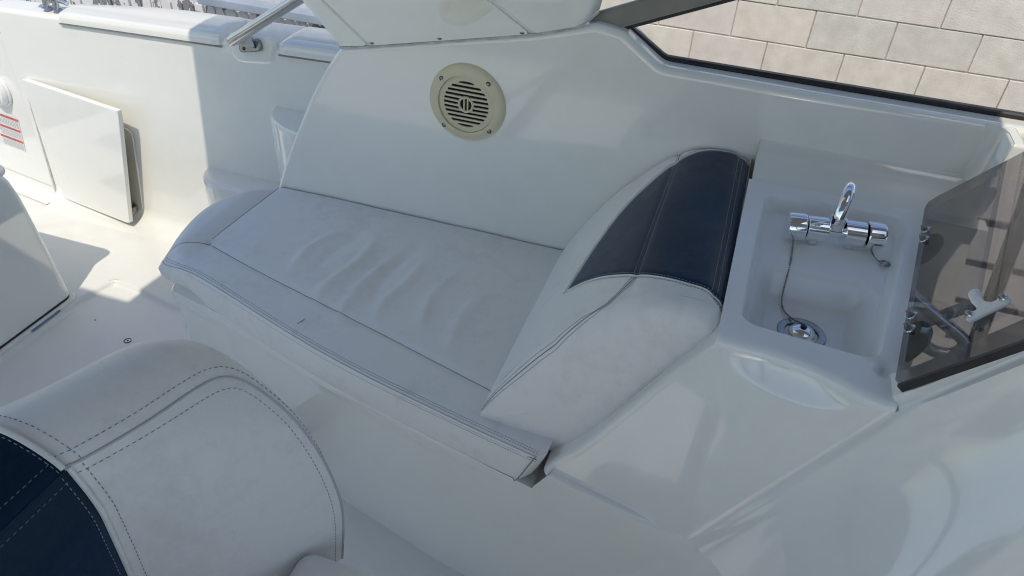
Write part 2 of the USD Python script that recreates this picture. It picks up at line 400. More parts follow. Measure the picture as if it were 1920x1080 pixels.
shed = thing('corrugated_shed', 'pale grey corrugated metal shed behind the peeling board fence', 'shed')
xs = np.arange(-7.5, -1.3, 0.01)
prof = 4.55 + 0.012 * np.tanh(2.5 * np.sin(xs * 2 * math.pi / 0.13))
obj('wall_sheet', grid_mesh(np.array([[[a, b, z] for z in (-1.0, 0.6, 2.4)] for a, b in zip(xs, prof)])), 'corrugated', shed)
obj('shed_wall', rbox((-7.5, 4.58, -1.0), (-1.3, 6.5, 2.38), 0.01, 1), 'corrugated', shed)
obj('roof', rbox((-7.7, 4.4, 2.42), (-1.22, 6.7, 2.5), 0.01, 1), 'corrugated', shed)

# ================================================================== the boat
boat = thing('motor_boat', 'white fibreglass motor boat cockpit with moulded bench, sink counter and arch', 'boat')

# cockpit sole: an upper sole with a sunken, rounded floor well
well = round_poly([(-1.90, -1.1), (-1.0, -1.1), (-1.0, 1.452), (-1.55, 1.462), (-1.685, 1.487), (-1.822, 1.505), (-1.853, 1.381)], [0, 0, 0, .05, .05, .03, .05])
upper = Polygon([(-3.0, -1.3), (-1.0, -1.3), (-1.0, 1.9), (-3.0, 1.9)]).difference(Polygon(well).buffer(0))
edge = dense(well, 0.02, closed=True)
def well_rim(k):
    t = nrm(np.roll(edge, -1, 0) - np.roll(edge, 1, 0)); inn = np.stack([-t[:, 1], t[:, 0]], -1)
    area = 0.5 * np.sum(edge[:, 0] * np.roll(edge[:, 1], -1) - np.roll(edge[:, 0], -1) * edge[:, 1])
    return edge + inn * k * (1 if area > 0 else -1)
rim = np.array([np.c_[well_rim(d), np.full(len(edge), z)] for d, z in ((0, 0), (0.004, -0.001), (0.008, -0.004), (0.010, -0.009), (0.013, -0.013), (0.020, -0.015))])
sole = cat(patch(upper, lambda q: np.c_[q, np.zeros(len(q))], 0.2), grid_mesh(np.swapaxes(rim, 0, 1).copy(), closed_u=True))
sole_prim = obj('cockpit_sole', sole, 'gelcoat_floor', boat)
obj('sole_panel', patch(Polygon(well).buffer(-0.0185, join_style=2), lambda q: np.c_[q, np.full(len(q), -0.015)], 0.2), 'gelcoat_floor', sole_prim)
obj('foot_well', rbox((-1.0, -1.22, -0.20), (1.6, 1.3, -0.14), 0.004, 1), 'gelcoat_floor', sole_prim)
for (sx, sy) in ((-1.581, 1.276), (-1.518, 1.283)):
    obj('floor_fastener', lathe([(0, 0.0012), (0.006, 0.0012), (0.0062, 0.0002), (0.008, 0.0002), (0.0082, 0.0016), (0.0125, 0.0012), (0.013, -0.002)], (sx, sy, -0.015), (0, 0, 1), 24), 'stainless', sole_prim)
    obj('fastener_ring', lathe([(0.0085, 0.0019), (0.0098, 0.0020), (0.0112, 0.0018), (0.0115, 0.001)], (sx, sy, -0.015), (0, 0, 1), 24), 'black_rubber', sole_prim)
    obj('fastener_slot', lathe([(0, 0.0016), (0.0035, 0.0016), (0.0036, 0.0)], (sx, sy, -0.015), (0, 0, 1), 16), 'black_rubber', sole_prim)
obj('floor_plug', lathe([(0, 0.001), (0.003, 0.001), (0.0032, -0.001)], (-1.74, 1.318, -0.015), (0, 0, 1), 12), 'tarnished', sole_prim)

# hull side: a section carried along the length, with a cove at the floor and the gunwale on top
def gun_z(x): return 0.722 + 0.047 * np.clip((x + 2.3) / 1.25, -0.3, 1.1) - 0.10 * sm(-0.85, -0.4, x)
def gun_o(x): return 1.925 + 0.10 * sm(-2.3, -1.7, x) - 0.08 * sm(-0.85, -0.4, x)
xs = np.r_[np.linspace(-2.365, -0.9, 60), np.linspace(-0.85, 3.2, 40)]
sec = []
for X in xs:
    zt, yo = gun_z(X), gun_o(X)
    q = [(1.70, -0.003), (1.735, -0.0004), (1.75, 0.0012)]
    for a in np.linspace(0, math.pi / 2, 8)[1:]: q.append((1.765 + 0.06 * math.sin(a), 0.002 + 0.06 * (1 - math.cos(a))))
    q += [(1.828, 0.25), (1.832, 0.5), (1.834, zt - 0.05)]
    for a in np.linspace(0, math.pi / 2, 7)[1:]: q.append((1.834 + 0.022 * (1 - math.cos(a)), zt - 0.022 + 0.022 * math.sin(a)))
    q += [(yo - 0.04, zt + 0.012)]
    for a in np.linspace(0, math.pi / 2, 6)[1:]: q.append((yo - 0.04 + 0.04 * math.sin(a), zt + 0.012 - 0.04 * (1 - math.cos(a))))
    q += [(yo + 0.01, zt - 0.12), (yo - 0.02, 0.2), (yo - 0.2, -0.4), (yo - 0.9, -0.8)]
    sec.append([(X, a, b) for a, b in q])
hull_prim = obj('hull_side', grid_mesh(np.array(sec)), 'gelcoat', boat, smooth=40)
# lids along the gunwale, each a plate with a bevelled lip over the inner edge
def lid(x0, x1):
    n = 40; P = []
    for X in np.linspace(x0, x1, n):
        zt, yo = gun_z(X), gun_o(X)
        e = min(X - x0, x1 - X); k = math.sqrt(max(0.0, 1 - (1 - min(e / 0.03, 1)) ** 2))          # rounded ends
        y0, y1, h = 1.824, yo - 0.03, 0.016
        ym = (y0 + y1) / 2; y0, y1 = ym + (y0 - ym) * (0.55 + 0.45 * k), ym + (y1 - ym) * (0.7 + 0.3 * k)
        q = [(y0 + 0.006, zt - 0.020), (y0 + 0.001, zt - 0.018), (y0, zt - 0.004), (y0 + 0.004, zt + h * 0.6), (y0 + 0.012, zt + h), (ym, zt + h + 0.006), (y1 - 0.02, zt + h + 0.004), (y1, zt + 0.004)]
        P.append([(X, a, zt - 0.02 + (b - zt + 0.02) * (0.2 + 0.8 * k)) for a, b in q])
    return grid_mesh(np.array(P))
for a, b in ((-2.10, -1.475), (-1.30, -0.93)):
    l = obj('gunwale_lid', lid(a, b), 'gelcoat', hull_prim)
    n = np.linspace(a + 0.01, b - 0.01, 30)
    obj('lid_gasket', tube([(X, 1.829, gun_z(X) - 0.0225) for X in n], 0.0028, 8), 'frame_grey', hull_prim)
# moulded steps low on the hull side
obj('side_step', hull([(x_, y_, z_, 0.022) for z_ in (-0.05, 0.276) for x_, y_ in [(-0.7, 1.757), (-0.7, 1.9)] + [(-1.525 - 0.10 * math.sin(b), 1.857 - 0.10 * math.cos(b)) for b in np.linspace(0, math.pi / 2, 8)] + [(-1.625, 1.9)]], 3), 'gelcoat', hull_prim)
a = np.linspace(math.pi, 2 * math.pi, 40)
P = []
for z, s in ((0.20, 0.97), (0.40, 0.98), (0.555, 0.99), (0.566, 0.975), (0.572, 0.95), (0.573, 0.5), (0.573, 0.0)):
    P.append(np.c_[-1.13 + 0.205 * s * np.cos(a), 1.84 + 0.15 * s * np.sin(a), np.full(len(a), z)])
obj('side_step', grid_mesh(np.array(P)), 'gelcoat', hull_prim)

# quarter panel carrying on aft of a sealed joint, turned slightly outboard
QO, QA, QU = np.array([-2.362, 1.822, 0.0]), np.array([-0.9885, 0.151, 0.0]), np.array([0.045, 0.034, 1.0])
QN = np.cross(QA, QU); QN = QN if QN[1] > 0 else -QN; QN = nrm(QN)          # outboard
def quarter(a, z, lift=0.0): return QO + a * QA + z * QU - lift * QN
obj('quarter_panel', slab(np.array([(0.0, -0.03), (0.9, -0.03), (0.9, 0.42), (0.16, 0.56), (0.05, 0.640), (0.006, 0.700), (0.0, 0.700)]), 0.16, 0.018, axes(QO, QA, QU, QN), nseg=5, step=0.02), 'gelcoat', boat)
obj('quarter_cove', grid_mesh(np.array([[QO + a * QA - QN * (0.05 * (1 - math.sin(t))) + np.array([0, 0, 0.05 * (1 - math.cos(t)) + 0.002]) for t in np.linspace(0, math.pi / 2, 9)] for a in (0.0, 0.45, 0.9)])), 'gelcoat', boat)
obj('corner_seal', tube([QO + QU * z + np.array([0, -0.001, 0]) for z in np.linspace(0.03, 0.70, 8)], 0.0045, 10), 'caulk', boat)

# locker in the hull side: recessed box behind the door
def opening(q): return np.c_[q[:, 0], np.full(len(q), 1.8265), q[:, 1]]
oc = round_poly([(-2.33, 0.045), (-1.965, 0.045), (-1.915, 0.375), (-2.30, 0.41)], 0.03)
rings = np.array([np.c_[oc[:, 0] + (oc[:, 0].mean() - oc[:, 0]) * s, np.full(len(oc), y), oc[:, 1] + (oc[:, 1].mean() - oc[:, 1]) * s] for s, y in ((-0.02, 1.8275), (-0.010, 1.8245), (0.0, 1.8235), (0.006, 1.8250))])
lk = obj('locker_rim', grid_mesh(np.swapaxes(rings, 0, 1).copy(), closed_u=True), 'gelcoat', hull_prim)
v, f = trimesh.creation.triangulate_polygon(Polygon(oc), engine='earcut')
obj('locker_recess', fix(np.c_[v[:, 0], np.full(len(v), 1.8225), v[:, 1]], f), 'locker_lining', hull_prim)

# box on the aft side of the cockpit, its face to the camera
ebx = []
for (z, g) in ((0.012, 0.0), (0.02, 0.004), (0.20, 0.0), (0.36, -0.006), (0.41, -0.016), (0.44, -0.034), (0.455, -0.06)):
    cx = round_poly([(-2.35, 0.30), (-1.868 + g - 0.12 * z, 0.30), (-1.868 + g - 0.11 * z, 1.376 + 0.3 * g), (-2.35, 1.376 + 0.3 * g)], [0.01, 0.06, 0.035, 0.01], 8)
    ebx.append(np.c_[cx, np.full(len(cx), z)])
eb = np.swapaxes(np.array(ebx), 0, 1).copy()
top = ebx[-1]; vt, ft = trimesh.creation.triangulate_polygon(Polygon(top[:, :2]), engine='earcut')
box_prim = obj('aft_box', cat(grid_mesh(eb, closed_u=True), fix(np.c_[vt, np.full(len(vt), 0.455)], ft)), 'gelcoat', boat)
cx = round_poly([(-2.35, 0.30), (-1.852, 0.30), (-1.852, 1.384), (-2.35, 1.384)], [0.01, 0.06, 0.035, 0.01], 8)
obj('plinth', slab(cx, 0.009, 0.003, axes((0, 0, 0.0095), (1, 0, 0), (0, 1, 0), (0, 0, -1)), nseg=2), 'gelcoat', box_prim)
obj('shadow_gasket', slab(cx * [1, 1] - [0.012, 0.012], 0.004, 0.001, axes((0, 0, 0.0135), (1, 0, 0), (0, 1, 0), (0, 0, -1)), nseg=2), 'black_rubber', box_prim)
obj('hinge_strip', rbox((-1.862, 1.19, 0.001), (-1.848, 1.30, 0.0075), 0.002, 1), 'blue_tape', box_prim, label='blue strip at the foot of the box')

# galley front and the console beside it: one moulded surface y = Y(x, z) with soft creases
def Y(x, z):
    yb = 0.908 - 0.205 * (x + 0.187) + 0.02 * sm(0.5, 1.3, x)
    y = yb + 0.165 * np.clip(z - 0.415, 0, 1) + 0.06 * np.clip(0.415 - z, 0, 1)
    # upper face set back behind a small ledge that fades out forward
    led = 0.013 * (1 - sm(-0.03, 0.125, x)) * sm(0.414, 0.424, z)
    y = y + led
    # crease from the sink's lower corner down to the ledge, the console beyond it standing proud
    s = (x - 0.315) - (z - 0.80) * 0.545
    fade = sm(0.36, 0.62, z)
    y = y - 0.003 * sm(-0.010, 0.004, s) * fade + 0.0045 * np.exp(-((s + 0.004) / 0.007) ** 2) * fade
    y = y - 0.05 * sm(0.0, 0.7, s) - 0.24 * np.clip(0.93 - z, 0, 1) * sm(0.0, 0.20, s)
    # scoop under the sink's front lip
    e = ((x - 0.170) / 0.105) ** 2 + ((z - 0.812) / 0.050) ** 2
    return y + 0.018 * np.maximum(1 - e, 0) ** 1.2
# bench base
bt = curve([(-1.262, 1.60), (-1.262, 1.40), (-1.24, 1.20), (-1.20, 1.155), (-1.08, 1.118), (-0.72, 1.012), (-0.45, 0.945), (-0.22, 0.908)], 0.02)
bt = dense(np.vstack([[(-1.262, 1.60)], round_poly([(-1.262, 1.45), (-1.258, 1.172), (-1.08, 1.136), (-0.72, 1.028), (-0.45, 0.960), (-0.20, 0.911)], [0, 0.035, 0, 0, 0, 0])[1:]]), 0.015)
def bench_ring(off, z):
    t = nrm(np.gradient(bt, axis=0)); nn = np.stack([-t[:, 1], t[:, 0]], -1)          # inwards
    q = bt + nn * off
    w = sm(-0.55, -0.22, q[:, 0]) if z < 0.37 else 0.0
    q[:, 0] = bt[:, 0] + nn[:, 0] * off * (1 - w)
    q[:, 1] = q[:, 1] * (1 - w) + w * Y(q[:, 0], np.full(len(q), min(z, 0.40)))
    return np.c_[q, np.full(len(bt), z)]
B = np.array([bench_ring(o, z) for o, z in ((0.0345, -0.16), (0.019, 0.10), (0.0075, 0.29), (0.006, 0.316), (0.002, 0.322), (0.0, 0.326), (0.0, 0.346), (0.004, 0.350))])
obj('bench_base', grid_mesh(np.swapaxes(B, 0, 1).copy()), 'gelcoat', boat)
tp = np.vstack([bench_ring(0.004, 0.350)[:, :2], [(-0.2, 1.6)]])
v, f = trimesh.creation.triangulate_polygon(Polygon(tp), engine='earcut')
obj('bench_top', fix(np.c_[v, np.full(len(v), 0.3495)], f), 'gelcoat', boat)

ZT = 0.803
def console_top(x): return np.where(x < 0.315, ZT, np.minimum(0.795 + (x - 0.305) * 1.27, 1.30))
pts = [(-0.200, -0.17), (1.5, -0.17), (1.5, 1.29)]
xs_ = np.linspace(0.66, 0.316, 40)
pts += [(float(q), float(console_top(q))) for q in xs_]
pts += [(0.312, ZT), (0.072, ZT), (0.008, 0.70), (-0.090, 0.525), (-0.116, 0.484), (-0.150, 0.440), (-0.172, 0.412), (-0.200, 0.355)]
obj('galley_front', patch(Polygon(pts), lambda q: np.c_[q[:, 0], Y(q[:, 0], q[:, 1]), q[:, 1]], 0.0045), 'gelcoat', boat, smooth=60)
# rolled aft edge of the galley front, beside the backrest
ge = dense([(0.072, ZT), (0.008, 0.70), (-0.090, 0.525), (-0.116, 0.484), (-0.150, 0.440), (-0.172, 0.412)], 0.012)
gt = nrm(np.gradient(ge, axis=0)); gm = np.stack([gt[:, 1], -gt[:, 0]], -1)
if gm[len(gm) // 2, 0] > 0: gm = -gm
gy = Y(ge[:, 0], ge[:, 1]); ER = []
for a_ in np.linspace(0, math.pi / 2, 7): ER.append(np.c_[ge[:, 0] + gm[:, 0] * 0.012 * math.sin(a_), gy + 0.012 * (1 - math.cos(a_)), ge[:, 1] + gm[:, 1] * 0.012 * math.sin(a_)])
ER.append(ER[-1] + [0, 0.12, 0])
obj('galley_edge', grid_mesh(np.array(ER)), 'gelcoat', boat, smooth=60)
# rounded top edge of the console running up forward
n = np.linspace(0.318, 0.66, 60); E = []
for X in n:
    z0 = float(console_top(X)); y0 = float(Y(np.array(X), np.array(z0)))
    E.append([(X + 0.0, y0, z0)] + [(X - 0.012 * (1 - math.cos(a)), y0 + 0.012 * math.sin(a), z0 + 0.012 * (1 - math.cos(a))) for a in (0.5, 1.0, 1.57)] + [(X - 0.012, y0 + 0.06, z0 + 0.012)])
obj('console_lip', grid_mesh(np.array(E)), 'gelcoat', boat, smooth=60)
# aft side of the galley behind the backrest
obj('galley_side', grid_mesh(np.array([[(-0.14 + 0.205 * t, yy, 0.39 + 0.42 * t) for yy in (0.96, 1.6)] for t in np.linspace(0, 1, 6)])), 'gelcoat', boat)
obj('bench_gap_floor', rbox((-0.26, 0.93, 0.30), (-0.10, 1.6, 0.347), 0.004, 1), 'gelcoat', boat)

# sink counter: height field over a skewed rectangle, the front edge rounding into the galley front
NU, NV = 150, 230
uu = np.linspace(0, 1, NU)
vv = np.r_[np.linspace(0, 0.02, 12)[:-1], np.linspace(0.02, 1, NV - 11)]
Pc = np.zeros((NU, NV, 3))
inner = Polygon(round_poly([(0.090, 0.985), (0.292, 0.968), (0.372, 1.43), (0.104, 1.425)], 0.035, 8))
bowl = Polygon(round_poly([(0.098, 1.000), (0.290, 0.985), (0.318, 1.218), (0.110, 1.216)], [0.045, 0.03, 0.04, 0.04], 8))
def sd(poly, q):
    pt = shapely.points(q); d = shapely.distance(poly.exterior, pt)
    return np.where(shapely.contains(poly, pt), d, -d)
for i, u in enumerate(uu):
    xf, xb = 0.058 + (0.314 - 0.058) * u, 0.066 + (0.412 - 0.066) * u
    for j, v_ in enumerate(vv):
        Xf = xf; yf = float(Y(np.array(Xf), np.array(ZT)))
        Pc[i, j] = (xf + (xb - xf) * v_, yf + (1.47 - yf) * v_, 0)
q = Pc.reshape(-1, 3); d_in, d_bw = sd(inner, q[:, :2]), sd(bowl, q[:, :2])
z = np.full(len(q), 0.818)
z -= 0.030 * sm(-0.004, 0.012, d_in)
z -= 0.055 * sm(-0.004, 0.036, d_bw) + 0.005 * sm(0.03, 0.10, d_bw)
frontd = (q[:, 1] - np.array([float(Y(np.array(0.058 + 0.256 * u), np.array(ZT))) for u in uu]).repeat(NV))
rf = 0.015
z -= np.where(frontd < rf, rf - np.sqrt(np.maximum(rf ** 2 - (rf - np.minimum(frontd, rf)) ** 2, 0)), 0)
# low notch on the right of the rim
z -= 0.014 * np.exp(-(((q[:, 0] - 0.302) / 0.016) ** 2 + ((q[:, 1] - 0.955) / 0.02) ** 2))
q[:, 2] = z
sink_prim = obj('sink_counter', grid_mesh(q.reshape(NU, NV, 3)), 'gelcoat_sink', boat, smooth=50)
DZ = 0.7305
obj('counter_edge', grid_mesh(np.array([[(0.0585 + 0.008 * t, 0.945 + 0.525 * t, z) for t in np.linspace(0, 1, 8)] for z in (0.8175, 0.79, 0.76)])), 'gelcoat', sink_prim)
D = np.array([0.203, 1.105, DZ])
obj('drain_ring', lathe([(0.0265, -0.004), (0.0275, 0.0008), (0.029, 0.0028), (0.034, 0.0034), (0.040, 0.0026), (0.0425, 0.0)], D, (0, 0, 1), 48), 'drain_steel', sink_prim)
obj('drain_cup', lathe([(0, -0.003), (0.018, -0.003), (0.0275, -0.001)], D, (0, 0, 1), 32), 'drain_dark', sink_prim)
obj('overflow_peg', hull([(0.199, 0.992, 0.80, 0.006), (0.199, 0.982, 0.793, 0.006)]), 'white_plastic', sink_prim)

# coaming: the inner wall that carries the speaker, bow-shaped aft edge, dropping to the windshield ledge
arc = curve([(-1.232, 0.30), (-1.19, 0.442), (-1.097, 0.644), (-1.015, 0.793), (-0.941, 0.893)], 0.02)
coam = np.vstack([arc, [(-0.67, 0.955), (-0.45, 1.004), (-0.318, 1.043)], round_poly([(-0.318, 1.043), (-0.258, 1.036), (-0.165, 0.974), (0.0, 0.972)], [0, 0.03, 0.05, 0])[1:-1], [(0.2, 0.972), (0.54, 0.972), (0.9, 0.972), (0.9, 0.30)]])
def coam_place(q):
    y = 1.588 + q[:, 2]
    return np.c_[q[:, 0], y, q[:, 1]]
obj('side_coaming', slab(coam, 0.085, 0.016, coam_place, nseg=6, step=0.01, back=False, flat_step=0.05), 'gelcoat', boat, smooth=40)
cb = np.vstack([arc, [(-0.67, 0.945), (-0.36, 1.0), (-0.36, 0.30)]])
obj('coaming_return', slab(cb - [-0.003, 0.003], 0.17, 0.004, lambda q: np.c_[q[:, 0], 1.672 + q[:, 2], q[:, 1]], nseg=2, step=0.02), 'gelcoat', boat)
obj('side_deck', grid_mesh(np.array([[(X, 1.672, 0.955), (X, 1.70, 0.90), (X, 1.78, 0.72), (X, 1.86, 0.68)] for X in (-0.36, 0.3, 0.9, 3.0)])), 'gelcoat', boat)
v, f = trimesh.creation.triangulate_polygon(Polygon([(1.44, 0.79), (1.60, 0.79), (1.60, 0.868), (1.589, 0.866), (1.575, 0.845), (1.54, 0.826), (1.49, 0.818), (1.445, 0.8165)]), engine='earcut')
obj('cove_end', fix(np.c_[np.full(len(v), 0.0715), v], f), 'gelcoat', boat)
# cove behind the sink, from the counter up onto the coaming wall
xs = np.linspace(0.072, 0.52, 50); C = []
for X in xs:
    row = []
    e = sm(0.072, 0.10, X)
    for t in np.linspace(0, 1, 24):
        a = t * math.pi / 2
        y = 1.445 + 0.141 * math.sin(a) ** 1.0 * 1.0
        z = 0.8165 + 0.052 * (1 - math.cos(a)) ** 1.15
        row.append((X, y + 0.004, z))
    C.append(row)
obj('sink_cove', grid_mesh(np.array(C)), 'gelcoat', boat, smooth=60)
# moulded end of the recess
P = []
for z in np.r_[0.80, np.linspace(0.82, 0.962, 12), 0.972]:
    row = []
    for t in np.linspace(0, 1, 14):
        a = t * math.pi / 2; r = 0.035
        row.append((0.512 - r + r * math.sin(a) + 0.0 * z - 0.10 * (0.972 - z), 1.589 - r * (1 - math.cos(a)), z))
    row += [(0.512 - 0.10 * (0.972 - z), 1.53, z), (0.512 - 0.10 * (0.972 - z), 1.51, z)]
    P.append(row)
obj('recess_end', grid_mesh(np.array(P)), 'gelcoat', boat, smooth=60)
obj('recess_end_cap', rbox((0.507, 1.51, 0.80), (0.535, 1.60, 0.971), 0.008, 2), 'gelcoat', boat)

# arch: panel leaning inboard from the coaming, curving up into the hard top
base = np.array([(-0.943, 1.592, 0.895), (-0.857, 1.592, 0.910), (-0.452, 1.592, 1.003), (-0.318, 1.592, 1.046)])
tops = np.array([(-0.902, 1.39, 1.062), (-0.855, 1.39, 1.072), (-0.482, 1.39, 1.122), (-0.270, 1.39, 1.150)])
def arch(u, s, lift=0.0):
    """u 0..1 along the foot, s metres up from it"""
    ks = np.array([0, 0.12, 0.80, 1.0])
    b = np.stack([np.interp(u, ks, base[:, k]) for k in range(3)], -1); t = np.stack([np.interp(u, ks, tops[:, k]) for k in range(3)], -1)
    d = (t - b) / 0.255
    up = np.maximum(s - 0.30, 0)
    P = b + d * s[:, None]
    P[:, 2] += 1.15 * up ** 1.5
    nn = np.array([0, -0.62, -0.78])
    bend = sm(0.93, 1.06, u) * 0.05
    P = P - nn * bend[:, None]
    return P + nn * lift
def arch_patch(u0, u1, s0, s1, lift, step=0.02):
    return patch(Polygon(round_poly([(u0, s0), (u1, s0), (u1, s1), (u0, s1)], 0.0)), lambda q: arch(q[:, 0], q[:, 1], lift), step)
arch_prim = obj('arch_panel', arch_patch(0.0, 1.10, 0.0, 0.9, 0.0), 'gelcoat', boat, smooth=50)
obj('arch_outer', patch(Polygon([(0, 0), (1.10, 0), (1.10, 0.9), (0, 0.9)]), lambda q: arch(q[:, 0], q[:, 1], -0.06), 0.1), 'gelcoat', arch_prim)
es = np.linspace(0, 0.9, 40)
for u_ in (0.0, 1.10):
    obj('arch_edge', grid_mesh(np.array([arch(np.full(40, u_), es, w) for w in (0.0, -0.02, -0.04, -0.06)])), 'gelcoat', arch_prim)
def plate(u0, u1, s0, s1, h):
    c = round_poly([(u0, s0), (u1, s0), (u1, s1), (u0, s1)], 0.012)
    return slab(c, h + 0.002, 0.0035, lambda q: np.vstack([arch(q[:, 0], q[:, 1], 0.0) + np.array([0, -0.62, -0.78]) * (h - q[:, 2:3])]), nseg=3, step=0.02, back=False, flat_step=0.04)
obj('arch_cover', plate(0.128, 0.785, 0.008, 0.85, 0.005), 'gelcoat', arch_prim)
obj('arch_cover', plate(0.004, 0.112, 0.006, 0.85, 0.004), 'gelcoat', arch_prim)
obj('arch_cover', plate(0.803, 1.02, 0.006, 0.85, 0.004), 'gelcoat', arch_prim)
for u_ in (0.142, 0.435, 0.766):
    o = arch(np.array([u_]), np.array([0.026]), 0.005)[0]
    obj('screw', screw(o, (0, -0.62, -0.78), 0.0055, 0.002), 'tarnished', arch_prim)
    obj('screw_slot', screw_cross(o, (0, -0.62, -0.78), 0.0055, 0.002), 'black_rubber', arch_prim)
# smear of sealant along the foot of the arch
u_ = np.linspace(0, 1.0, 120)
sl = arch(u_, np.zeros(120), 0.0) + np.c_[np.zeros(120), np.full(120, -0.004), -0.001 - 0.002 * meshkit.noise(np.c_[u_ * 30, u_ * 0, u_ * 0], 5)]
obj('sealant', tube(sl, 0.0018 + 0.0022 * meshkit.noise(np.c_[u_ * 22, u_ * 0, u_ * 0], 9), 8), 'caulk', arch_prim)
# hard top over the cockpit: it casts the shade
rc = round_poly([(-1.545, 0.24), (-2.60, 0.24), (-2.60, -1.0), (2.6, -1.0), (2.6, 1.62), (-1.49, 1.62), (-1.49, 0.85)], [0.0, 0.05, 0.1, 0.3, 0.3, 0.04, 0.0])
hatch = round_poly([(0.59, 0.52), (1.5, 0.52), (1.5, 1.15), (0.59, 1.15)], 0.04)
roof = obj('hard_top', trimesh.creation.extrude_polygon(Polygon(rc, [hatch]), 0.05, engine='earcut').apply_translation([0, 0, 1.98]), 'roof_canvas', boat)
# far (port) side, mostly seen in reflections
P = []
for X in np.linspace(-2.6, 2.6, 20):
    P.append([(X, -1.22, 0.0), (X, -1.30, 0.06), (X, -1.31, 0.70), (X, -1.34, 0.75), (X, -1.55, 0.76), (X, -1.58, 0.6), (X, -1.35, -0.5), (X, -0.9, -0.8)])
obj('hull_side', grid_mesh(np.array(P)), 'gelcoat', boat)
helm = slab(np.array([(-0.42, -0.14), (-0.42, 0.52), (-0.50, 0.60), (-1.08, 0.93), (-1.29, 0.97), (-1.29, -0.14)]), 1.15, 0.03, axes((-0.35, 0, 0), (0, 1, 0), (0, 0, 1), (1, 0, 0)), nseg=4, step=0.03)
hp_ = obj('helm_console', helm, 'gelcoat', boat)
def on_helm(u, v, w): return np.array([u, -0.50 - 0.58 * v, 0.60 + 0.33 * v]) + np.array([0, 0.495, 0.869]) * w
ph = np.array([on_helm(a, b, 0.006) for a, b in ((-0.22, 0.25), (0.30, 0.25), (0.30, 0.9), (-0.22, 0.9))])
obj('instrument_panel', fix(ph, [[0, 1, 2], [0, 2, 3]]), 'instrument_black', hp_)
a = np.linspace(0, 2 * math.pi, 49); wc = on_helm(0.04, 0.45, 0.12)
e1_, e2_ = np.array([1.0, 0, 0]), np.array([0, -0.869, 0.495])
obj('steering_wheel', cat(tube(wc + 0.17 * (np.cos(a)[:, None] * e1_ + np.sin(a)[:, None] * e2_), 0.014, 10, cap=False), *[beam(wc, wc + 0.17 * (math.cos(b) * e1_ + math.sin(b) * e2_), 0.02, 0.012) for b in (0.5, 2.6, 4.7)], lathe([(0.05, -0.12), (0.04, 0.0), (0.0, 0.01)], wc, (0, 0.495, 0.869), 20)), 'instrument_black', hp_)
for px_, w_ in ((-0.9, 0.05), (0.2, 0.045), (1.1, 0.05), (2.0, 0.05)):
    obj('roof_post', beam((px_, -1.42, 0.74), (px_ - 0.2, -0.98, 2.0), w_, 0.06), 'frame_grey', boat)
obj('fore_bulkhead', rbox((1.62, 0.1, -0.2), (1.68, 1.60, 0.95), 0.01, 1), 'gelcoat', boat)
obj('fore_deck', rbox((1.64, -1.3, 0.93), (4.2, 1.66, 1.0), 0.03, 2), 'gelcoat', boat)
obj('keel', hull([(-2.2, -0.9, -0.62, 0.2), (-2.2, 0.9, -0.62, 0.2), (3.0, -0.7, -0.62, 0.2), (3.0, 0.7, -0.62, 0.2)], 2), 'gelcoat', boat)

# ================================================================== windshield beside the sink
ws = thing('windshield', 'side windshield with grey metal bar and black rubber gasket above the sink', 'windshield')
GY = 1.640
gpath = round_poly([(-0.285, 1.652 - 0.605), (-0.262, 1.040), (-0.165, 0.9815), (0.95, 0.9815)], [0, 0.0, 0.02, 0])
gp = dense(gpath, 0.01)
G = []
for k in range(len(gp)):
    t = nrm(gp[min(k + 1, len(gp) - 1)] - gp[max(k - 1, 0)]); n_ = np.array([-t[1], t[0]])
    row = []
    for (a, b) in ((-0.003, -0.011), (-0.004, -0.001), (-0.002, 0.002), (0.008, 0.003), (0.014, 0.0), (0.014, -0.011)):
        pp = gp[k] + n_ * b
        row.append((pp[0], GY + a, pp[1]))
    G.append(row)
obj('gasket', grid_mesh(np.array(G)), 'black_rubber', ws)
f0, f1 = np.array([-0.335, 1.635, 1.028]), np.array([1.0, 1.52, 1.635])
sec = round_poly([(-0.0225, -0.014), (0.0225, -0.014), (0.0225, 0.014), (-0.0225, 0.014)], 0.009, 5)
t = nrm(f1 - f0); s_ = nrm(np.cross(t, [0, 0, 1.0])); u_ = np.cross(s_, t)
obj('frame_bar', grid_mesh(np.array([[o + a * u_ + b * s_ for o in (f0, (f0 + f1) / 2, f1)] for a, b in sec]), closed_u=True), 'frame_grey', ws)
obj('bar_gasket', beam(f0 + 0.06 * t - u_ * 0.0255, f1 - u_ * 0.0255, 0.012, 0.008, u_), 'black_rubber', ws)
gl = [gp[0], gp[2]] + [q for q in gp[3:]] + [(0.95, 1.40), (-0.23, 1.045)]
gl = [(-0.262, 1.042), (-0.165, 0.986), (0.95, 0.986), (0.95, 1.58), (-0.215, 1.055)]
v, f = trimesh.creation.triangulate_polygon(Polygon(gl), engine='earcut')
slope = lambda x, z: 1.646 - 0.12 * np.clip(z - 1.0, 0, 1)
obj('glass', fix(np.c_[v[:, 0], slope(v[:, 0], v[:, 1]), v[:, 1]], f), 'clear_pane', ws)

pole = obj('side_rail', cat(tube([(-0.36, 1.93, 0.68), (-0.33, 2.0, 0.93), (-0.24, 2.0, 1.02), (-0.02, 1.98, 1.20)], 0.011, 12)), 'stainless')
tag(pole, 'slim metal side rail outside the hull behind the windshield bar', 'rail')
rope = obj('blue_line', tube(curve([(-0.345, 1.985, 0.80), (-0.335, 1.985, 0.94), (-0.285, 1.985, 0.995), (-0.22, 1.98, 1.06)], 0.02), 0.0035, 8), 'rope_blue')
tag(rope, 'thin blue line tied along the outside rail beyond the windshield', 'rope')

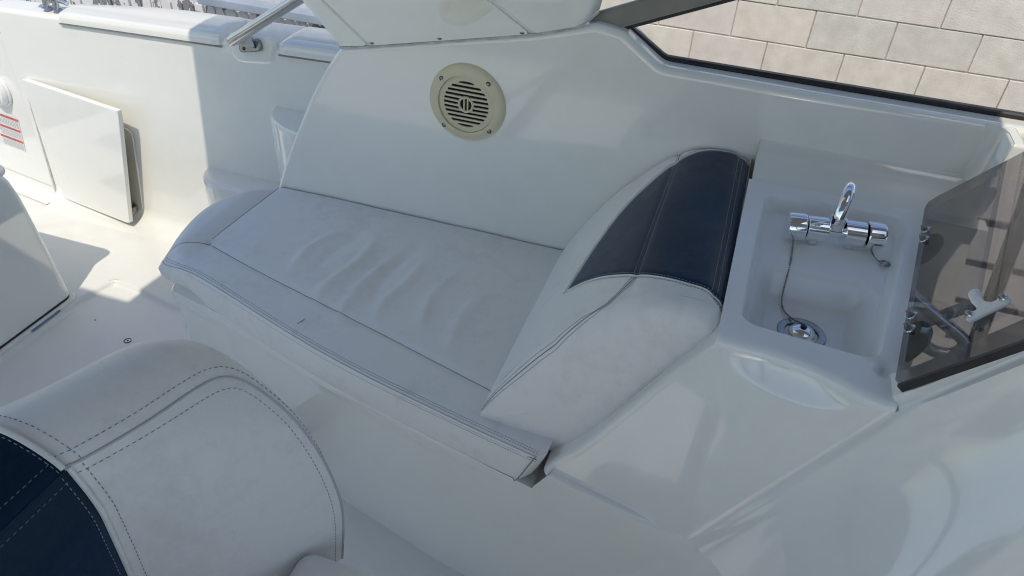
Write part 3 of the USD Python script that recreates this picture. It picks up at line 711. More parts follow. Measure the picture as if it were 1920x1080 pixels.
# ================================================================== speaker
SC = np.array([-0.607, 1.588, 0.812])
sp = thing('speaker', 'round beige slotted marine speaker screwed to the white coaming wall', 'speaker')
AX = (0, -1, 0)
obj('bezel', lathe([(0.0705, 0.004), (0.0712, 0.0135), (0.074, 0.0145), (0.084, 0.0135), (0.092, 0.010), (0.0965, 0.005), (0.098, 0.0)], SC, AX, 72), 'beige_plastic', sp)
disc = Polygon([(0.0700 * math.cos(a), 0.0700 * math.sin(a)) for a in np.linspace(0, 2 * math.pi, 96, endpoint=False)])
cut = []
R0 = 0.0575
for k in range(-5, 6):
    z = k * 0.0108; h = 0.0032
    if abs(z) > R0 - 0.002: continue
    half = math.sqrt(R0 ** 2 - z * z)
    slot = Polygon([(-half, z - h), (half, z - h), (half, z + h), (-half, z + h)]).intersection(Polygon([(R0 * math.cos(a), R0 * math.sin(a)) for a in np.linspace(0, 2 * math.pi, 64)]))
    slot = slot.buffer(-0.001).buffer(0.001)
    cut.append(slot)
hub = Polygon([(0.0205 * math.cos(a), 0.0205 * math.sin(a)) for a in np.linspace(0, 2 * math.pi, 40)])
hole = Polygon([(0.0150 * math.cos(a), 0.0150 * math.sin(a)) for a in np.linspace(0, 2 * math.pi, 40)])
bars = shapely.union_all([Polygon([(x - 0.0016, -0.02), (x + 0.0016, -0.02), (x + 0.0016, 0.02), (x - 0.0016, 0.02)]) for x in (-0.0045, 0.0045)])
gr = disc.difference(shapely.union_all(cut).difference(hub)).difference(hole.difference(bars))
g3 = cat(*[trimesh.creation.extrude_polygon(g, 0.004, engine='earcut') for g in getattr(gr, 'geoms', [gr])])
v = np.array(g3.vertices)
dome_ = 0.0115 - 0.6 * (v[:, 0] ** 2 + v[:, 1] ** 2)
obj('grille', trimesh.Trimesh(np.c_[SC[0] + v[:, 0], SC[1] - (dome_ - 0.0035 + v[:, 2]), SC[2] + v[:, 1]], g3.faces, process=False), 'beige_plastic', sp, smooth=30)
obj('hub_ring', lathe([(0.0150, 0.011), (0.0155, 0.0132), (0.0180, 0.0142), (0.0200, 0.0130), (0.0206, 0.0105)], SC, AX, 36), 'beige_plastic', sp)
obj('cone', lathe([(0, 0.0065), (0.012, 0.006), (0.03, 0.002), (0.069, 0.0035)], SC, AX, 36), 'black_plastic', sp)
for a in (45, 135, 225, 315):
    o = SC + np.array([0.083 * math.cos(math.radians(a + 3)), -0.0135, 0.083 * math.sin(math.radians(a + 3))])
    obj('screw_recess', lathe([(0, 0.0002), (0.0058, 0.0004), (0.006, -0.001)], o, AX, 20), 'black_rubber', sp)
    obj('screw', screw(o, AX, 0.0042, 0.0016), 'tarnished', sp)

# ================================================================== bench cushion
cu = thing('bench_cushion', 'long white vinyl bench cushion with dark double stitching along its front edge', 'cushion')
CT = 0.455
fr = [(-0.197, 0.911), (-0.45, 0.958), (-0.718, 1.02), (-0.95, 1.092), (-1.135, 1.150)]
outline = np.vstack([[(-0.15, 1.582), (-0.175, 1.0)], curve([(-0.181, 0.928), (-0.197, 0.913)], 0.005), curve(fr, 0.02)[1:], curve([(-1.135, 1.150), (-1.205, 1.162), (-1.262, 1.188), (-1.285, 1.235), (-1.308, 1.32), (-1.315, 1.42), (-1.290, 1.50), (-1.255, 1.545), (-1.20, 1.582)], 0.015)[1:]])
OUT = Polygon(outline).buffer(0)
sA, sB, sC = np.array([-1.183, 1.268]), np.array([-1.178, 1.582]), np.array([-0.30, 1.030])          # seam corners
frontseam = curve([sA, (-0.95, 1.200), (-0.62, 1.115), sC, (-0.15, 0.995)], 0.02)
mitre = curve([sA, (-1.228, 1.232), (-1.272, 1.205)], 0.01)
LINES = [shapely.LineString(frontseam), shapely.LineString([sA, sB]), shapely.LineString(mitre)]
wr = [((-0.929, 1.246), (-0.911, 1.463), 0.0035, 0.016), ((-0.805, 1.171), (-0.804, 1.453), 0.0048, 0.018), ((-0.732, 1.138), (-0.74, 1.40), 0.0036, 0.015),
      ((-0.65, 1.161), (-0.656, 1.41), 0.0042, 0.017), ((-0.56, 1.17), (-0.553, 1.403), 0.003, 0.018), ((-1.055, 1.25), (-1.059, 1.344), 0.0014, 0.01), ((-0.47, 1.10), (-0.46, 1.36), 0.0022, 0.02),
      ((-0.865, 1.27), (-0.86, 1.50), -0.003, 0.02), ((-0.69, 1.2), (-0.70, 1.48), -0.0035, 0.018)]
def cushion_z(q):
    pt = shapely.points(q)
    z = np.full(len(q), CT)
    end = q[:, 0] < -1.10
    d_out = shapely.distance(shapely.LineString(np.vstack([outline[2:]])), pt)
    # the end bolster swells and rolls over its outer edge; the front edge stays crisp
    aft = sm(-1.16, -1.25, q[:, 0]) * sm(1.12, 1.24, q[:, 1])
    z += 0.014 * sm(0.0, 0.06, np.maximum(-1.17 - q[:, 0], 0)) * sm(1.15, 1.25, q[:, 1])
    z -= aft * 0.05 * np.clip(1 - d_out / 0.055, 0, 1) ** 2
    z -= 0.006 * np.clip(1 - d_out / 0.02, 0, 1) ** 2
    for L in LINES: z -= 0.0045 * np.exp(-(shapely.distance(L, pt) / 0.0075) ** 2)
    for (a, b, h, w) in wr:
        a, b = np.array(a), np.array(b); L = np.linalg.norm(b - a); t = (b - a) / L; n_ = np.array([-t[1], t[0]])
        al, ac = (q - a) @ t / L, (q - a) @ n_ + 0.010 * np.sin(5 * ((q - a) @ t) / L + h * 900) + 0.012 * (meshkit.noise(np.c_[q * 14, q[:, :1] * 0], 8) - 0.5)
        z += 1.75 * h * np.exp(-(ac / (0.8 * w)) ** 2) * sm(-0.15, 0.25, al) * (1 - sm(0.65, 1.1, al))
    z += 0.0025 * (meshkit.fbm(np.c_[q * 7, np.zeros(len(q))], 3, 4) - 0.5)
    z += 0.004 * sm(0.02, 0.2, d_out)
    return z
def cushion_top(q): return np.c_[q, cushion_z(q)]
centre = Polygon(np.vstack([frontseam, [(-0.15, 1.582)], [sB]])).buffer(0)
endp = Polygon(np.vstack([[sB], [sA], mitre[1:], [(-1.40, 1.18), (-1.45, 1.70), (-1.178, 1.70)]])).buffer(0)
endp = OUT.intersection(endp)
front = OUT.difference(shapely.union_all([centre, endp]).buffer(1e-7))
big = lambda g: max(getattr(g, 'geoms', [g]), key=lambda s: s.area)
obj('seat_panel', patch(big(OUT.intersection(centre)), cushion_top, 0.006), 'vinyl_seat', cu, smooth=60)
obj('front_panel', patch(big(front), cushion_top, 0.006), 'vinyl_seat', cu, smooth=60)
obj('end_bolster', patch(big(endp), cushion_top, 0.006), 'vinyl_seat', cu, smooth=60)
# boxing strip round the edge
ol = dense(outline[1:], 0.008)
ct = nrm(np.gradient(ol, axis=0)); cn = np.stack([ct[:, 1], -ct[:, 0]], -1)
if cn[len(cn) // 2] @ np.array([0, -1.0]) < 0: cn = -cn
zt = cushion_z(ol); S = []
undercut = 0.045 * sm(-0.24, -0.19, ol[:, 0])
left = sm(-1.10, -1.22, ol[:, 0])
for t, o in ((0, 0), (0.04, 0.003), (0.2, 0.007), (0.45, 0.010), (0.7, 0.009), (0.9, 0.003), (1.0, -0.006)):
    o_ = o + left * (0.012 * math.sin(math.pi * min(1, t * 1.4)) - 0.045 * t ** 2)
    S.append(np.c_[ol + cn * np.broadcast_to(o_, len(ol))[:, None] - np.c_[undercut, 0 * undercut] * t ** 0.8, zt * (1 - t) + t * (0.354 - 0.0 * left)])
obj('boxing', grid_mesh(np.swapaxes(np.array(S), 0, 1).copy()), 'vinyl_white', cu, smooth=60)
# seams, stitching and the corner seam
def on_top(path, off=0.0, lift=0.0):
    p2 = np.asarray(path); tt = nrm(np.gradient(p2, axis=0)); nn = np.stack([-tt[:, 1], tt[:, 0]], -1)
    q2 = p2 + nn * off
    return np.c_[q2, cushion_z(q2) + lift]
obj('seam', tube(on_top(frontseam, 0, -0.0006), 0.0013, 6), 'thread_dark', cu)
obj('seam', tube(on_top(dense([sA, sB], 0.02), 0, -0.0006), 0.0013, 6), 'thread_dark', cu)
obj('seam', tube(on_top(mitre, 0, -0.0004), 0.0012, 6), 'thread_dark', cu)
fe = dense(np.vstack([curve(fr, 0.02), curve([(-1.135, 1.150), (-1.205, 1.162), (-1.262, 1.188), (-1.278, 1.22)], 0.015)[1:]]), 0.01)
obj('edge_seam', tube(np.c_[fe, cushion_z(fe) - 0.0005], 0.0014, 6), 'vinyl_seam', cu)
for o, sd_ in ((-0.006, 1), (-0.0105, 2)):
    obj('stitching', stitches(on_top(fe, o), (0, 0, 1), 0.0042, 0.0058, 0.0007, 0, sd_), 'thread_dark', cu, kind='stuff')
lowline = np.c_[fe + np.array([0.002, -0.0045]), cushion_z(fe) - 0.010]
obj('stitching', stitches(lowline, (0.2, -0.9, 0.3), 0.0042, 0.0058, 0.0007, 0.0008, 3), 'thread_dark', cu, kind='stuff')
obj('edge_seam', tube(np.c_[fe + np.array([0.0015, -0.003]), cushion_z(fe) - 0.0055], 0.0009, 6), 'thread_dark', cu)
k0 = int(np.argmin(np.linalg.norm(ol - np.array([-0.197, 0.911]), axis=1)))
obj('seam', tube(np.array([s[k0] + [0.0005, -0.0005, 0] for s in S]), 0.0011, 6), 'thread_dark', cu)
obj('scuff', tube([(-0.808, 1.075, cushion_z(np.array([[-0.808, 1.075]]))[0] + 0.0002), (-0.803, 1.088, cushion_z(np.array([[-0.803, 1.088]]))[0] + 0.0002), (-0.801, 1.098, cushion_z(np.array([[-0.801, 1.098]]))[0])], [0.0004, 0.0013, 0.0003], 6), 'thread_dark', cu)

# ================================================================== backrest wedge against the galley
br = thing('backrest', 'white vinyl backrest wedge with navy top panel between bench and sink', 'backrest')
secA = np.vstack([curve([(-0.338, 0.448), (-0.302, 0.530), (-0.228, 0.652), (-0.152, 0.745), (-0.092, 0.799), (-0.045, 0.822), (0.0, 0.828)], 0.004), curve([(0.0, 0.828), (0.034, 0.826), (0.052, 0.817), (0.064, 0.802), (0.060, 0.778)], 0.004)[1:], dense([(0.060, 0.778), (-0.130, 0.398)], 0.01)[1:]])
ss = np.r_[0, np.cumsum(np.linalg.norm(np.diff(secA, axis=0), axis=1))]; SL = ss[-1]
def sec_at(s): return np.stack([np.interp(s, ss, secA[:, k]) for k in range(2)], -1)
tt = nrm(np.gradient(secA, axis=0)); sn = np.stack([-tt[:, 1], tt[:, 0]], -1)
def sec_n(s): return nrm(np.stack([np.interp(s, ss, sn[:, k]) for k in range(2)], -1))
def s_of(x, z): return ss[np.argmin(np.linalg.norm(secA - np.array([x, z]), axis=1))]
sLs, sRs = s_of(-0.092, 0.799), s_of(0.042, 0.824)
Y0, Y1, RR = 0.998, 1.584, 0.034
def shell(q, lift=0.0):
    s, y = q[:, 0], q[:, 1]
    p2, n2 = sec_at(s), sec_n(s)
    # far end draws in slightly; panels belly out between seams
    o = np.zeros(len(q)) + lift
    for s0 in (sLs, sRs): o -= 0.003 * np.exp(-((s - s0) / 0.008) ** 2)
    o -= 0.0035 * np.exp(-(navy_d(q) / 0.006) ** 2)
    o -= 0.012 * sm(1.545, 1.584, y) ** 2
    o += 0.002 * (meshkit.fbm(np.c_[s * 9, y * 9, s * 0], 3, 11) - 0.5)
    return np.c_[p2[:, 0] + n2[:, 0] * o, y, p2[:, 1] + n2[:, 1] * o]
navy_pts = np.vstack([curve([(0.223, 1.174), (0.345, 1.122), (0.430, 1.072), (0.511, 1.040), (sRs, 1.030), (0.600, 1.018), (s_of(0.042, 0.75), 1.012)], 0.01),
                      [(s_of(0.042, 0.75), 1.555)], curve([(0.607, 1.560), (sRs, 1.563), (0.498, 1.556), (0.429, 1.516), (0.374, 1.467), (0.315, 1.405), (0.258, 1.275), (0.223, 1.174)], 0.01)[:-1]])
NAVY = Polygon(navy_pts).buffer(0)
NL = NAVY.exterior
def navy_d(q): return shapely.distance(NL, shapely.points(q))
SHELL = Polygon([(0, Y0), (SL, Y0), (SL, Y1), (0, Y1)])
obj('white_cover', patch(big(SHELL.difference(NAVY)), shell, 0.006), 'vinyl_white', br, smooth=60)
obj('navy_panel', patch(NAVY.intersection(SHELL), shell, 0.006), 'vinyl_navy', br, smooth=60, label='navy blue vinyl top panel')
# near end: rounded shoulder then a slightly bellied face
sg = np.linspace(0, SL, 160); base2, n2 = sec_at(sg), sec_n(sg)
bot_ = dense([base2[-1], base2[0]], 0.01)[1:-1]; base2 = np.vstack([base2, bot_]); n2 = np.vstack([n2, np.tile([-0.23, -0.97], (len(bot_), 1))]); NS = len(base2)
cen = np.array([-0.06, 0.63])
RV = np.r_[np.where(sg < sRs + 0.01, RR, np.maximum(0.010, RR - (sg - sRs - 0.01) * 0.4)), np.full(NS - 160, 0.006)]
RV[:30] = 0.006 + (RR - 0.006) * sm(0, 1, np.linspace(0, 1, 30))
rows = []
for a in np.linspace(0, math.pi / 2, 9):
    rows.append(np.c_[base2[:, 0] - n2[:, 0] * RV * (1 - math.cos(a)), np.full(NS, Y0 - RR * math.sin(a)), base2[:, 1] - n2[:, 1] * RV * (1 - math.cos(a))])
last = rows[-1].copy()
for k in np.linspace(0, 1, 24)[1:]:
    r2 = last.copy(); r2[:, [0, 2]] = cen + (last[:, [0, 2]] - cen) * (1 - k)
    dd = np.minimum(k, 1)
    r2[:, 1] = last[:, 1] - 0.012 * (1 - (1 - dd) ** 2) - 0.03 * np.clip(0.62 - r2[:, 2], -0.2, 0.25) * (1 - (1 - dd) ** 3)
    rows.append(r2)
endm = grid_mesh(np.swapaxes(np.array(rows), 0, 1).copy(), closed_u=True)
obj('end_panel', endm, 'vinyl_white', br, smooth=60)
# seams
def shell_path(pts, lift=0.0): return shell(dense(pts, 0.006), lift)
for s0, off in ((sLs, 1), (sRs, 2)):
    pa = [(s0, 1.074 if off == 1 else 1.04), (s0 + (0.006 if off == 1 else 0), 1.556)]
    obj('seam', tube(shell_path(pa, -0.0004), 0.0012, 6), 'black_rubber', br)
    for o in (-0.0055, 0.0055):
        pb = [(s0 + o, 1.074 if off == 1 else 1.04), (s0 + o + (0.006 if off == 1 else 0), 1.556)]
        pp = shell_path(pb); n3 = np.c_[sec_n(np.full(len(pp), s0))[:, 0], np.zeros(len(pp)), sec_n(np.full(len(pp), s0))[:, 1]]
        obj('stitching', stitches(pp, n3, 0.0048, 0.0066, 0.0008, 0, off * 7), 'thread_grey', br, kind='stuff')
nb = dense(navy_pts, 0.006, closed=True); nb = np.vstack([nb, nb[:1]])
obj('piping', tube(shell(nb, 0.0012), 0.0019, 8), 'vinyl_white', br)
def offset_ring(d):
    r = NAVY.buffer(d).exterior; return np.array(r.coords)
for d, mtl, sd_ in ((0.006, 'thread_dark', 21), (-0.006, 'thread_grey', 22)):
    rr = dense(offset_ring(d), 0.005); rr = rr[(rr[:, 1] > Y0) & (rr[:, 1] < Y1)]
    pp = shell(rr); n2_ = sec_n(rr[:, 0])
    keep = np.r_[True, np.linalg.norm(np.diff(pp, axis=0), axis=1) < 0.02]
    obj('stitching', stitches(pp[keep], np.c_[n2_[:, 0], 0 * n2_[:, 0], n2_[:, 1]][keep], 0.0045, 0.0062, 0.0007, 0, sd_), mtl, br, kind='stuff')
# double-stitched seams that leave the navy corners and run down the two edges of the near end
iL, iR = int(np.argmin(np.abs(sg - (sLs - 0.055)))), int(np.argmin(np.abs(sg - (sRs + 0.034))))
jR = 158
for side, (s0, s1, ids) in enumerate(((sLs, sg[iL], list(range(iL, 1, -1))), (sRs, sg[iR], list(range(iR, jR))))):
    topc = curve([(s0, 1.072 if side == 0 else 1.032), (s0 + (s1 - s0) * 0.25, 1.036 if side == 0 else 1.020), (s0 + (s1 - s0) * 0.75, Y0 + 0.004), (s1, Y0)], 0.004)
    topn = np.c_[sec_n(topc[:, 0])[:, 0], np.full(len(topc), -0.2), sec_n(topc[:, 0])[:, 1]]
    n_ = len(ids); w_ = np.clip(np.arange(n_) / (0.30 * n_), 0, 1)
    def track(off):
        out = []
        for q_, i_ in enumerate(ids):
            r_ = np.clip(3.6 * w_[q_] + off * (1 if side == 0 else 0.8), 0, 8); k_ = int(math.floor(min(r_, 7))); f_ = r_ - k_
            out.append(rows[k_][i_] * (1 - f_) + rows[k_ + 1][i_] * f_)
        return np.array(out)
    tc = np.gradient(topc, axis=0); tl = nrm(tc); side_n = np.stack([-tl[:, 1], tl[:, 0]], -1) * (-1 if side == 0 else 1)
    for off, kind_ in ((0, 'seam'), (1.25, 'st'), (-1.25, 'st')):
        up_ = shell(topc + side_n * (-off * 0.0042)); pa = np.vstack([up_, track(off)[1:]])
        nn = np.vstack([topn, np.c_[n2[ids, 0] * 0.7, np.full(n_, -0.7), n2[ids, 1] * 0.7][1:]])
        if kind_ == 'seam': obj('seam', tube(dense(pa, 0.006), 0.0011, 6), 'thread_dark', br)
        else: obj('stitching', stitches(pa, nn, 0.0045, 0.0062, 0.0008, 0.0002, 30 + side), 'thread_dark', br, kind='stuff')

# ================================================================== helm seat in the foreground
hs = thing('helm_seat', 'white helm seat with navy centre band and stitched seams, nearest the camera', 'seat')
YC, HN, HE = 0.222, 0.122, 0.330
far = curve([(0.905, 0.345 - YC), (0.906, 0.43 - YC), (0.902, 0.495 - YC), (0.890, 0.530 - YC), (0.860, 0.543 - YC), (0.80, 0.548 - YC), (0.70, 0.551 - YC), (0.60, 0.549 - YC), (0.54, 0.546 - YC)], 0.006)   # (z, |y - YC|)
def face_x(e, z):
    from scipy.interpolate import PchipInterpolator as PI
    z = np.clip(z, 0.50, 0.905)
    xc = PI([0.50, 0.60, 0.72, 0.827, 0.905], [-0.52, -0.543, -0.550, -0.549, -0.570])(z)
    xe = PI([0.50, 0.56, 0.653, 0.73, 0.815, 0.86, 0.905], [-0.400, -0.392, -0.387, -0.398, -0.430, -0.468, -0.524])(z)
    t = np.clip((e - HN) / (HE - HN), 0, 1)
    return xc + (xe - xc) * t ** 1.15 + 0.018 * np.sin(math.pi * t)
def face(q):      # q: (y, z)
    e = np.abs(q[:, 0] - YC)
    b = 0.0022 * (meshkit.fbm(np.c_[q * 8, q[:, :1] * 0], 3, 21) - 0.5)
    dip = -0.003 * np.exp(-((e - HN) / 0.006) ** 2)
    return np.c_[face_x(e, q[:, 1]) + b + dip, q[:, 0], q[:, 1]]
right = np.c_[far[:, 1] + YC, far[:, 0]]
leftc = np.c_[YC - far[:, 1], far[:, 0]][::-1]
topmid = np.array([(YC, 0.906)])
FACE = Polygon(np.vstack([leftc, topmid, right])).buffer(0)
band = shapely.box(YC - HN, 0.3, YC + HN, 1.2)
obj('navy_panel', patch(FACE.intersection(band), face, 0.008), 'vinyl_navy', hs, smooth=60, label='navy blue centre band of the seat back')
for g in FACE.difference(band).geoms:
    obj('side_panel', patch(g, face, 0.008), 'vinyl_white', hs, smooth=60)
# boxing band over the top and down the sides
def outline_full():
    return np.vstack([leftc, topmid, right])
oo = dense(outline_full(), 0.006)
to = nrm(np.gradient(oo, axis=0)); no = np.stack([-to[:, 1], to[:, 0]], -1)
if no[len(no) // 2] @ np.array([0, 1.0]) < 0: no = -no
ex = face(oo)[:, 0]
TH = 0.115 + 0.03 * (1 - np.abs(oo[:, 0] - YC) / HE)
def band_pt(i, w):
    bul = 0.026 * np.sin(math.pi * w) ** 0.75 + 0.004 * (meshkit.fbm(np.c_[oo[i] * 9, w * 1.2], 3, 31) - 0.5) * np.sin(math.pi * w)
    crown = 0.012 * w
    return np.c_[ex[i] - TH[i] * w, oo[i, 0] + no[i, 0] * (bul + crown * 0.3), oo[i, 1] + no[i, 1] * (bul + crown)]
W = np.linspace(0, 1, 22)
def band_mesh(sel):
    return grid_mesh(np.array([[band_pt(np.array([i]), np.array([w]))[0] for w in W] for i in sel]))
e_ = np.abs(oo[:, 0] - YC); top_ = oo[:, 1] > 0.7
nav = np.nonzero((e_ <= HN) & top_)[0]
obj('navy_band', band_mesh(range(nav[0], nav[-1] + 1)), 'vinyl_navy', hs, smooth=60, label='navy blue band over the top of the seat back')
obj('top_band', band_mesh(range(0, nav[0] + 1)), 'vinyl_white', hs, smooth=60)
obj('top_band', band_mesh(range(nav[-1], len(oo))), 'vinyl_white', hs, smooth=60)
bk = np.array([band_pt(np.array([i]), np.array([1.0]))[0] for i in range(len(oo))])
mid_ = np.array([bk[:, 0].mean() - 0.02, YC, 0.72])
obj('back_shell', grid_mesh(np.array([bk * (1 - k) + (mid_ + (bk - mid_) * [0.3, 0, 0]) * k for k in (0, 0.3, 0.7, 1.0)])), 'gelcoat', hs)
# seams and stitching
rim_ = np.c_[ex, oo]
nrm3 = nrm(np.c_[np.full(len(oo), 0.6), no * 0.8])
seg = slice(nav[-1], len(oo))
obj('seam', tube(rim_[seg] + nrm3[seg] * 0.0002, 0.0018, 8), 'vinyl_seam', hs)
obj('seam', tube(rim_[:nav[0] + 1] + nrm3[:nav[0] + 1] * 0.0002, 0.0018, 8), 'vinyl_seam', hs)
obj('seam', tube(rim_[nav[0]:nav[-1] + 1] - nrm3[nav[0]:nav[-1] + 1] * 0.0003, 0.0018, 8), 'vinyl_navy', hs)
inn_ = oo - no * 0.011; fi = face(inn_)
out_ = np.array([band_pt(np.array([i]), np.array([0.085]))[0] for i in range(len(oo))])
for pa, nn, sd_ in ((fi, np.c_[np.ones(len(oo)), no * 0.2], 41), (out_, np.c_[np.full(len(oo), 0.25), no], 42)):
    for sl_, mt in ((seg, 'thread_dark'), (slice(0, nav[0] + 1), 'thread_dark'), (slice(nav[0], nav[-1] + 1), 'thread_light')):
        obj('stitching', stitches(pa[sl_], nn[sl_], 0.0048, 0.0072, 0.00056, 0.0002, sd_), mt, hs, kind='stuff')
for sgn in (-1, 1):
    yv = YC + sgn * HN
    zz = np.linspace(0.904, 0.54, 80)
    obj('piping', tube(face(np.c_[np.full(80, yv), zz]) + [0.0018, 0, 0], 0.0032, 8), 'vinyl_white', hs)
    i_ = nav[-1] if sgn > 0 else nav[0]
    bp = np.array([band_pt(np.array([i_]), np.array([w]))[0] for w in W])
    obj('piping', tube(bp + [0, 0, 0.0018], 0.0032, 8), 'vinyl_white', hs)
    for o, mt in ((0.011, 'thread_dark'), (-0.012, 'thread_grey')):
        pa = face(np.c_[np.full(80, yv + sgn * o), zz])
        obj('stitching', stitches(pa, (1, 0, 0), 0.0048, 0.0072, 0.00056, 0.0002, 51), mt, hs, kind='stuff')
        j_ = int(np.argmin(np.abs(oo[:, 0] - (yv + sgn * o)) + (oo[:, 1] < 0.7) * 10))
        bp = np.array([band_pt(np.array([j_]), np.array([w]))[0] for w in W])
        obj('stitching', stitches(bp, (0, 0, 1), 0.0048, 0.0072, 0.00056, 0.0002, 52), mt, hs, kind='stuff')
obj('seat_cushion', hull([(-0.44, -0.06, 0.50, 0.03), (-0.44, 0.475, 0.50, 0.03), (0.0, -0.06, 0.50, 0.03), (0.0, 0.475, 0.50, 0.03), (-0.40, -0.03, 0.60, 0.025), (-0.40, 0.478, 0.60, 0.025), (-0.02, -0.03, 0.59, 0.03), (-0.02, 0.470, 0.59, 0.03)], 3), 'vinyl_white', hs)
obj('pedestal', lathe([(0.15, -0.014), (0.15, 0.0), (0.06, 0.02), (0.05, 0.1), (0.05, 0.47), (0.12, 0.475)], (-0.25, YC, 0), (0, 0, 1), 32), 'frame_grey', hs)

# ================================================================== faucet, plug and chain
fa = thing('faucet', 'chrome two handle mixer tap with curved spout standing behind the sink bowl', 'faucet')
FZ = 0.819
fl, frr = np.array([0.146, 1.308, FZ]), np.array([0.322, 1.338, FZ + 0.001])
fx = nrm(frr - fl)
def along(t): return fl + (frr - fl) * t
for t0, t1 in ((0.0, 0.19), (0.81, 1.0)):
    a_ = -1 if t0 == 0 else 1
    Ln = np.linalg.norm(along(t1) - along(t0))
    o = along(t1) if a_ < 0 else along(t0)
    kn = lathe([(0.0, Ln), (0.014, Ln), (0.0240, Ln - 0.002), (0.0262, Ln - 0.007), (0.0266, 0.004), (0.0254, 0.0005), (0.012, 0.0)], o, fx * a_, 8 * 5)
    obj('handle', kn, 'chrome', fa)
for t0, t1 in ((0.20, 0.42), (0.58, 0.80)):
    obj('valve_body', lathe([(0.010, 0), (0.0228, 0.0006), (0.0240, 0.002), (0.0240, np.linalg.norm(frr - fl) * 0.22 - 0.002), (0.0228, np.linalg.norm(frr - fl) * 0.22 - 0.0006), (0.010, np.linalg.norm(frr - fl) * 0.22)], along(t0), fx, 40), 'chrome', fa)
obj('bridge', lathe([(0.0115, 0), (0.0115, np.linalg.norm(frr - fl) * 0.6)], along(0.2), fx, 32), 'chrome', fa)
for t in (0.31, 0.69):
    obj('foot', lathe([(0.009, 0.034), (0.009, 0.0), (0.0, 0.0)], along(t) - [0, 0, 0.030], (0, 0, 1), 28), 'chrome', fa)
sb = along(0.5) + [0, 0.002, 0.006]
obj('spout_collar', lathe([(0.0145, 0.0), (0.0150, 0.016), (0.0142, 0.024), (0.0110, 0.0255)], sb, (0, 0, 1), 32), 'chrome', fa)
sp_pts = curve([sb + [0, 0, 0.02], sb + [0.001, 0.003, 0.050], sb + [0.0, -0.002, 0.078], sb + [-0.004, -0.022, 0.097], sb + [-0.009, -0.050, 0.094], sb + [-0.013, -0.070, 0.072], sb + [-0.014, -0.074, 0.054]], 0.004)
obj('spout', tube(sp_pts, 0.0105, 20), 'chrome', fa)
obj('aerator', lathe([(0.0112, 0.0), (0.0115, 0.010), (0.0095, 0.011), (0.0, 0.0105)], sp_pts[-1] + [0, 0.001, 0.006], (0, -0.1, -1), 24), 'chrome', fa)

pl = thing('sink_plug', 'domed metal sink plug on a dark bead chain in the drain', 'plug')
obj('plug_dome', lathe([(0, 0.0125), (0.008, 0.012), (0.016, 0.009), (0.0215, 0.0045), (0.0228, 0.001), (0.0222, -0.002)], D + [0, 0, 0.0015], (0, 0, 1), 40), 'chrome', pl)
obj('plug_knob', lathe([(0, 0.0185), (0.004, 0.018), (0.0055, 0.0165), (0.0057, 0.014), (0.0046, 0.0125), (0.0044, 0.011)], D + [0.0, 0.0, 0.0], (0, 0, 1), 24), 'black_rubber', pl)
chain = curve([(0.166, 1.302, 0.802), (0.166, 1.272, 0.7925), (0.165, 1.235, 0.7908), (0.164, 1.212, 0.782), (0.164, 1.190, 0.750), (0.166, 1.168, 0.7365), (0.173, 1.150, 0.7345), (0.187, 1.130, 0.738), (0.202, 1.115, 0.7445), (0.205, 1.107, 0.7475)], 0.0046)
bead = trimesh.creation.icosphere(subdivisions=2, radius=0.0019)
obj('bead_chain', cat(tube(chain, 0.0006, 5), *[trimesh.Trimesh(bead.vertices + c, bead.faces, process=False) for c in chain]), 'tarnished', pl)
tail = curve([(0.305, 1.318, 0.800), (0.312, 1.302, 0.795), (0.320, 1.294, 0.7925)], 0.0046)
obj('chain_tail', cat(*[trimesh.Trimesh(bead.vertices + c, bead.faces, process=False) for c in tail]), 'tarnished', pl)
a = np.linspace(0, 2 * math.pi, 25)
obj('chain_ring', tube(np.c_[0.330 + 0.0072 * np.cos(a), 1.290 + 0.0072 * np.sin(a), np.full(25, 0.7935)], 0.0022, 8, cap=False), 'tarnished', pl)

# ================================================================== smoked hatch folded open over the companionway
hb = np.array([0.297, 0.874, 0.852]); hh = np.array([0.166, 0.986, 0.0]); he = np.array([0.614, -0.103, 0.783])
hn = np.cross(hh, he)                                   # away from the camera
ha = thing('smoked_hatch', 'smoked acrylic hatch tilted open on hinges at the right of the sink', 'hatch')
hc = round_poly([(0, 0), (0.582, 0.0), (0.582, 0.215), (0, 0.215)], [0.010, 0.022, 0.022, 0.010])
hplace = axes(hb, hh, he, hn)
obj('pane', slab(hc, 0.0095, 0.0012, hplace, nseg=2, step=0.02), 'smoked_pane', ha, smooth=30)
obj('edge_strip', cat(beam(hb + he * 0.006 - hh * 0.0032 + hn * 0.005, hb + he * 0.212 - hh * 0.0032 + hn * 0.005, 0.0115, 0.006, hh)), 'black_rubber', ha)
for c_ in (0.44, 0.155):
    half = [(0.0, 0.0)] + [(0, 0)]
    aa = np.linspace(-math.pi / 2, math.pi / 2, 24)
    hcon = np.c_[c_ - 0.035 + 0.066 * np.sin(aa) * 0.5 * 1.5, 0.002 + 0.036 * np.cos(aa)]
    hinge = obj('hinge', slab(hcon, 0.004, 0.001, axes(hb + hn * 0.0105, hh, he, hn), nseg=2, step=0.006), 'black_plastic', ha)
    for q in (0.014, -0.022):
        o = hb + hh * (c_ + q) + he * 0.010
        obj('washer', lathe([(0.0, 0.002), (0.008, 0.002), (0.0092, 0.001), (0.0095, -0.001)], o, -hn, 24), 'stainless', ha)
        obj('bolt', cat(lathe([(0, 0.0085), (0.0038, 0.008), (0.0052, 0.0065), (0.0055, 0.002)], o, -hn, 6), lathe([(0, 0.012), (0.0025, 0.0115), (0.003, 0.008)], o, -hn, 14)), 'tarnished', ha)
